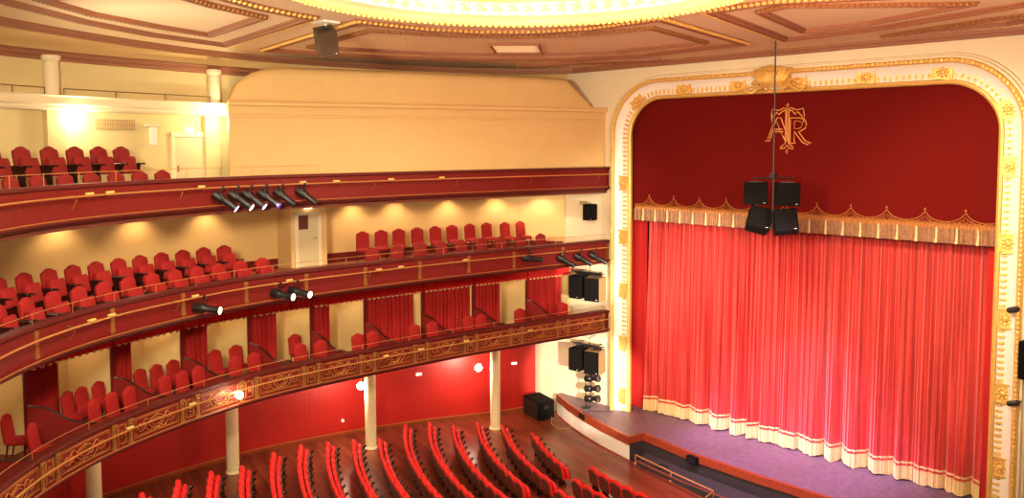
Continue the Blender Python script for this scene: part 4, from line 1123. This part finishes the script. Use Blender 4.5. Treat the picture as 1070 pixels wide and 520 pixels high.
# ceiling speaker
cs_ = spk((-5.75, -13.55, 13.88), (.55, -.25, -.62+PI/2+.25), .46, .42, .62, 'brown loudspeaker tilted down from the ceiling mouldings', M['speaker_brown'], None, M['speaker_brown'])
mb = MB(); mb.box(-6.0, -5.5, -13.8, -13.3, ZC-.05, ZC); mb.tube([(-5.75, -13.55, ZC), (-5.75, -13.55, 14.1)], .02, 5); o = mb.build('ceiling_mount', M['white_gloss'], None, loc=(-5.75, -13.55, ZC)); tag(o, 'white ceiling plate holding the tilted brown loudspeaker', 'bracket')
# hanging cluster
HX, HY = .72, -2.56
def at(px, py, Y):
    d = VF+VR*((px-535)/800)-VU*((py-202.2)/800); t = (Y-CAM.y)/d.y; return CAM+d*t
RZ = .55
q = [(789.5, 201.5, 0, 0, 'upper speaker of the hanging cluster, on the box side'), (822.5, 202.5, 0, -.0, 'upper speaker of the hanging cluster, on the camera side'),
     (793, 230, -.45, .25, 'lower tilted speaker of the hanging cluster, on the box side'), (820.5, 232, -.35, -.08, 'lower tilted speaker of the hanging cluster, on the camera side')]
for px, py, tx, ty, lab in q:
    p = at(px, py, HY); spk(p, (tx, ty, RZ), .64, .52, .66, 'black '+lab, None, 'hanging loudspeaker cluster')
p0 = at(808, 186, HY)
r = empty('cluster_hanger', (p0.x, p0.y, p0.z), 0, 'thin dark rod and crossbar hanging the loudspeaker cluster before the pelmet', 'hanger'); 
mb = MB(); mb.tube([(0, 0, 0), (0, 0, ZC-p0.z)], .022, 6); mb.build('rod', M['black'], r)
mb = MB(); mb.tube([(-.5, -.33, -.0), (.5, .33, -.0)], .028, 6); mb.tube([(0, 0, 0), (0, 0, -1.5)], .03, 6); mb.box(-.08, .08, -.08, .08, 0, .14); mb.build('crossbar', M['black'], r)
# things on the far right edge of the frame
for px, py, lab in ((1066, 322, 'upper'), (1066, 420, 'lower')):
    p = at(px, py, -.35); r = empty('bracket_spotlight', p, 0, f'{lab} small black spotlight on the wall beyond the gilt frame', 'spotlight', 'spotlights beyond the gilt frame')
    mb = MB(); mb.tube([(0, .35, 0), (0, .1, 0), (-.06, -.02, .02)], .02, 6); mb.build('arm', M['black'], r)
    mb = MB(); mb.lathe([(.03, 0), (.08, .05), (.08, .25), (.06, .3)], 10, T(0, -.05, 0) @ Matrix.Rotation(-1.9, 4, 'Y')); mb.build('lamp_can', M['black'], r)
p = at(1070, 375, -.35); spk((p.x+.15, -.35, p.z), (0, 0, -.2), .4, .45, 1.0, 'tall black loudspeaker beyond the gilt frame, cut by the picture edge', None)

# ================================================================== SPOTLIGHTS
def spot(loc, rz, tilt, label, lens, group, scale=1.0):
    r = empty('spotlight', loc, rz, label, 'spotlight', group); r.scale = (scale,)*3
    B_ = T(0, 0, -.24) @ Rx(tilt)    # lamp axis = local -Z after tilt ... can pointing +Y
    mb = MB(); mb.lathe([(.04, -.24), (.10, -.22), (.115, -.05), (.10, .0), (.075, .04), (.075, .34), (.085, .345), (.085, .37)], 14, B_ @ Rx(-PI/2)); mb.build('lamp_housing', M['black'], r, True)
    mb = MB(); mb.lathe([(.078, .366), (.078, .376)], 14, B_ @ Rx(-PI/2)); mb.build('lens', lens, r)
    mb = MB(); mb.tube([(-.13, 0, -.24), (-.13, 0, -.08), (0, 0, -.04), (.13, 0, -.08), (.13, 0, -.24)], .012, 5); mb.tube([(0, 0, -.05), (0, 0, .03)], .016, 5); mb.build('yoke', M['black'], r)
    mb = MB(); mb.bbox(-.03, .03, -.04, .04, -.01, .06, .008); mb.build('clamp', M['black'], r)
    return r
def spot_on(s, z, off, turn, tilt, label, lens, group, sc=1.0):
    return spot(P3(F, s, off, z-.04), face_in(F, s, turn), tilt, label, lens, group, sc)
LG = 'spotlights on the uppermost lighting rail'
tt = .70
for k, (s, ln, d) in enumerate(((14.95, M['lens_violet'], 'violet-lit'), (14.45, M['glass_lit'], 'brightly lit'), (14.03, M['lens_violet'], 'violet-lit'), (13.55, M['lens_blue'], 'blue-tinted'), (13.05, M['lens_dim'], 'unlit'), (12.35, M['lens_dim'], 'unlit'))):
    spot_on(s, 10.2, -.20, tt, -.62, f'black {d} spotlight on the uppermost rail, {ORD[k]} counting toward the stage', ln, LG, 1.2)
LG = 'spotlights on the middle lighting rail near the doorway'
for k, (s, ln) in enumerate(((15.65, M['glass_lit']), (13.2, M['glass_lit']), (12.65, M['glass_lit']))):
    spot_on(s, 7.36, -.22, .45, -.12, ('lone lit spotlight on the middle rail, below the armchair rows', 'lit spotlight of the pair on the middle rail, the one farther from the stage', 'lit spotlight of the pair on the middle rail, the one closer to the stage')[k], ln, LG, 1.2)
LG = 'dark spotlights at the stage end of the middle rail'
for k, s in enumerate((2.35, 1.55, .85)):
    spot_on(s, 7.36, -.22, .9, -.5, f'dark spotlight on the middle rail end, {ORD[2-k]} from the white wall', M['lens_dim'], LG, 1.2)
spot_on(3.9, 7.56, -.22, 1.2, -.15, 'dark spotlight on the middle rail below the last high-backed chairs', M['lens_dim'], LG, 1.2)
# light stand with three fixtures on the stage side
st_ = empty('light_stand', (-7.55, -.75, 1.0), 0, 'black light stand carrying three stacked lamps at the foot of the proscenium', 'light stand')
mb = MB(); mb.tube([(0, 0, 0), (0, 0, 1.45)], .022, 6); mb.build('pole', M['black'], st_)
mb = MB(); mb.lathe([(.2, 0), (.2, .02), (.03, .04)], 12); mb.build('base_plate', M['black'], st_)
for k, z in enumerate((2.20, 1.80, 1.40)):
    r = empty('stage_lamp', (-7.28, -.72, z), 0, f'black stage lamp on the light stand, {("top", "middle", "bottom")[k]} of three', 'lamp', 'stage lamps on the light stand')
    mb = MB(); mb.lathe([(.05, -.35), (.13, -.3), (.14, -.05), (.09, .0), (.09, .14), (.15, .3), (.15, .34)], 12, Matrix.Rotation(1.35, 4, 'Y')); mb.build('lamp_housing', M['black'], r, True)
    mb = MB(); mb.lathe([(.135, .335), (.135, .35)], 12, Matrix.Rotation(1.35, 4, 'Y')); mb.build('lens', M['lens_dim'], r)
    mb = MB(); mb.tube([(-.27, 0, 0), (-.1, -.15, 0), (.05, -.15, 0)], .016, 5); mb.box(-.3, -.24, -.04, .04, -.04, .04); mb.build('yoke', M['black'], r)

# ================================================================== LAMPS
def lamp(name, loc, label, cat='lamp', r_=.11, parent_pts=None, group=None, power=60):
    r = empty(name, loc, 0, label, cat, group)
    mb = MB(); mb.sphere((0, 0, 0), r_, 12); mb.build('globe', M['globe'], r, True)
    mb = MB(); mb.tube(parent_pts or [(0, 0, r_), (0, 0, r_+.2)], .015, 5); mb.lathe([(.03, r_-.02), (.05, r_+.03), (.02, r_+.06)], 8); mb.build('arm', M['brass'], r)
    return r

def on_y(px, py, Y): return at(px, py, Y)
lp1 = Vector(P3(F, 14.68, -.36, 4.46)); lp2 = on_y(377, 403, -8.45); lp3 = on_y(500, 384, -3.75)
lamp('rail_lamp', lp1, 'dazzling round lamp on the scroll parapet above the rear marble column', 'lamp', .10, [(0, 0, .08), (0, 0, .12), (-.1, .02, .12)])
lamp('column_lamp', lp2, 'bright globe lamp beside the middle marble column, just under the balcony', 'lamp', .13, [(0, 0, .1), (0, 0, .22), (-.05, .1, .3)])
lamp('column_lamp', lp3, 'bright globe lamp beside the stage-side marble column, under the balcony', 'lamp', .14, [(0, 0, .1), (0, 0, .22), (-.05, .1, .3)])

# ================================================================== LIGHTS
def light(kind, loc, power, col, size=.1, target=None, spot=None, blend=.4, name='lamp_light', shape=None):
    d = bpy.data.lights.new(name, kind); d.energy = power; d.color = col
    if kind == 'AREA':
        d.size = size; d.shape = shape or 'DISK'
    elif kind == 'SUN': pass
    else: d.shadow_soft_size = size
    if kind == 'SPOT': d.spot_size = spot; d.spot_blend = blend
    o = bpy.data.objects.new(name, d); C.objects.link(o); o.location = loc
    if target is not None:
        o.rotation_euler = (Vector(target)-Vector(loc)).to_track_quat('-Z', 'Y').to_euler()
    return o
WARM = (1, .80, .52); WARMER = (1, .70, .38); NEUT = (1, .88, .70)
# dome: ring of lamps inside the recess, and the luminous crown
light('AREA', (DX, DY, ZC+1.35), 2150, (1, .82, .58), 5.0, (DX, DY, 0), name='dome_light')
for k in range(10):
    a = 2*PI*(k+.5)/10; light('POINT', (DX+3.7*math.cos(a), DY+3.7*math.sin(a), ZC+.30), 60, (1, .85, .6), .25, name='dome_bulb')
# uppermost balcony lamps under the ledge
for s, oo, pw in ((18.45, -.42, 95), (14.15, -.95, 120)):
    p = P3(BK2, s, oo, 12.1); light('POINT', p, pw*.8, (1, .88, .56), .12, name='ledge_light')
# middle balcony downlights
for s in (18.97, 16.7, 14.39, 9.0, 7.31, 5.1, 2.96, 1.0):
    p = Vector(P3(BK2, s, -.5, 9.42)); t = Vector(P3(BK2, s, -.30, 6.9)); light('SPOT', p, 85, (1, .72, .40), .05, t, 2.1, .8, name='downlight')
for s in (2, 5.5, 9, 12.5, 16, 19.5):
    light('POINT', P3(F, s, 1.8, 9.2), 30, WARM, .3, name='middle_balcony_fill')
# box lamps
for i in range(10):
    s = (piers[i]+piers[i+1])/2+.2; light('POINT', P3(F, s, 2.6, 6.45), 38, (1, .76, .40), .12, name='box_light')
# stalls lamps and hidden bulbs under the lowest balcony
light('POINT', lp2+Vector((-.05, -.2, -.2)), 110, (1, .78, .55), .12); light('POINT', lp3+Vector((-.3, .0, -.2)), 150, (1, .8, .6), .12)
light('POINT', lp1+Vector((.2, 0, -.1)), 15, (1, .8, .55), .1)
for s in (3, 7.5, 11.5, 15.5, 19):
    light('POINT', P3(F, s, 1.2, 3.6), 30 if s < 10 else 75, (1, .72, .45), .2, name='stalls_light')
# stage lighting
light('SPOT', P3(F, 13.9, -.5, 9.9), 12000, (1, .70, .70), .15, (-1.8, .6, 4.2), .62, 1, name='stage_spot')
light('SPOT', (6, -20, 12), 4500, (1, .74, .64), .3, (-1.5, .8, 3.6), .56, 1, name='stage_wash')
for tx in (-2.2, .4, 3.0): light('SPOT', P3(F, 13.0, -.5, 9.9), 17000, (.72, .34, 1), .12, (tx, .5, 1.2), .17, 1, name='violet_spot')
light('SPOT', (3, -7, 13.2), 12000, (.66, .48, 1), .3, (.5, -1.2, 1.0), .72, .9, name='stage_violet')
light('SPOT', (3, -9, 6.6), 14000, (1, .88, .70), .15, (-8.2, 0, 5.9), .17, .5, name='side_wall_spot')
light('SPOT', (3, -9, 4.6), 17000, (1, .88, .70), .15, (-7.6, -.4, 2.0), .32, .5, name='side_wall_spot')
light('SPOT', (8.5, -8, 8.0), 7000, (1, .88, .70), .3, (-6.5, 0, 7.5), .5, .8, name='frame_spot')
light('SPOT', (6, -9, 13.5), 2500, (1, .85, .6), .3, (6.0, 0, 9.0), 1.0, .8, name='frame_spot')

w = bpy.data.worlds.new('house_world'); bpy.context.scene.world = w; w.use_nodes = True
w.node_tree.nodes['Background'].inputs[0].default_value = (1, .72, .48, 1); w.node_tree.nodes['Background'].inputs[1].default_value = .22

light('SPOT', (4, -24, 12.4), 10000, (1, .85, .60), .8, (-5, -11, 14.4), 2.2, 1, name='ceiling_fill_spot')  # unseen spots added only to brighten the ceiling
light('SPOT', (8, -14, 12.0), 4600, (1, .62, .42), .8, (2, -5, 14.4), 2.2, 1, name='ceiling_fill_spot')  # added fill, reddened to warm the stage end of the ceiling
light('SPOT', (-7, -19, 11.0), 650, (1, .90, .62), .6, (-8, -15, 14.4), 2.0, 1, name='ceiling_fill_spot')
# ================================================================== CAMERA
cd = bpy.data.cameras.new('camera'); co = bpy.data.objects.new('camera', cd); C.objects.link(co)
R3 = Matrix((VR, VU, -VF)).transposed()
co.matrix_world = Matrix.Translation(CAM) @ R3.to_4x4()
cd.sensor_fit = 'HORIZONTAL'; cd.sensor_width = 36; cd.lens = 36*800/1070
cd.shift_y = (202.2-260)/1070; cd.clip_end = 200
sc = bpy.context.scene; sc.camera = co
sc.view_settings.view_transform = 'Standard'; sc.view_settings.look = 'None'; sc.view_settings.gamma = 1; sc.view_settings.use_curve_mapping = False
sc.view_settings.exposure = 0.25
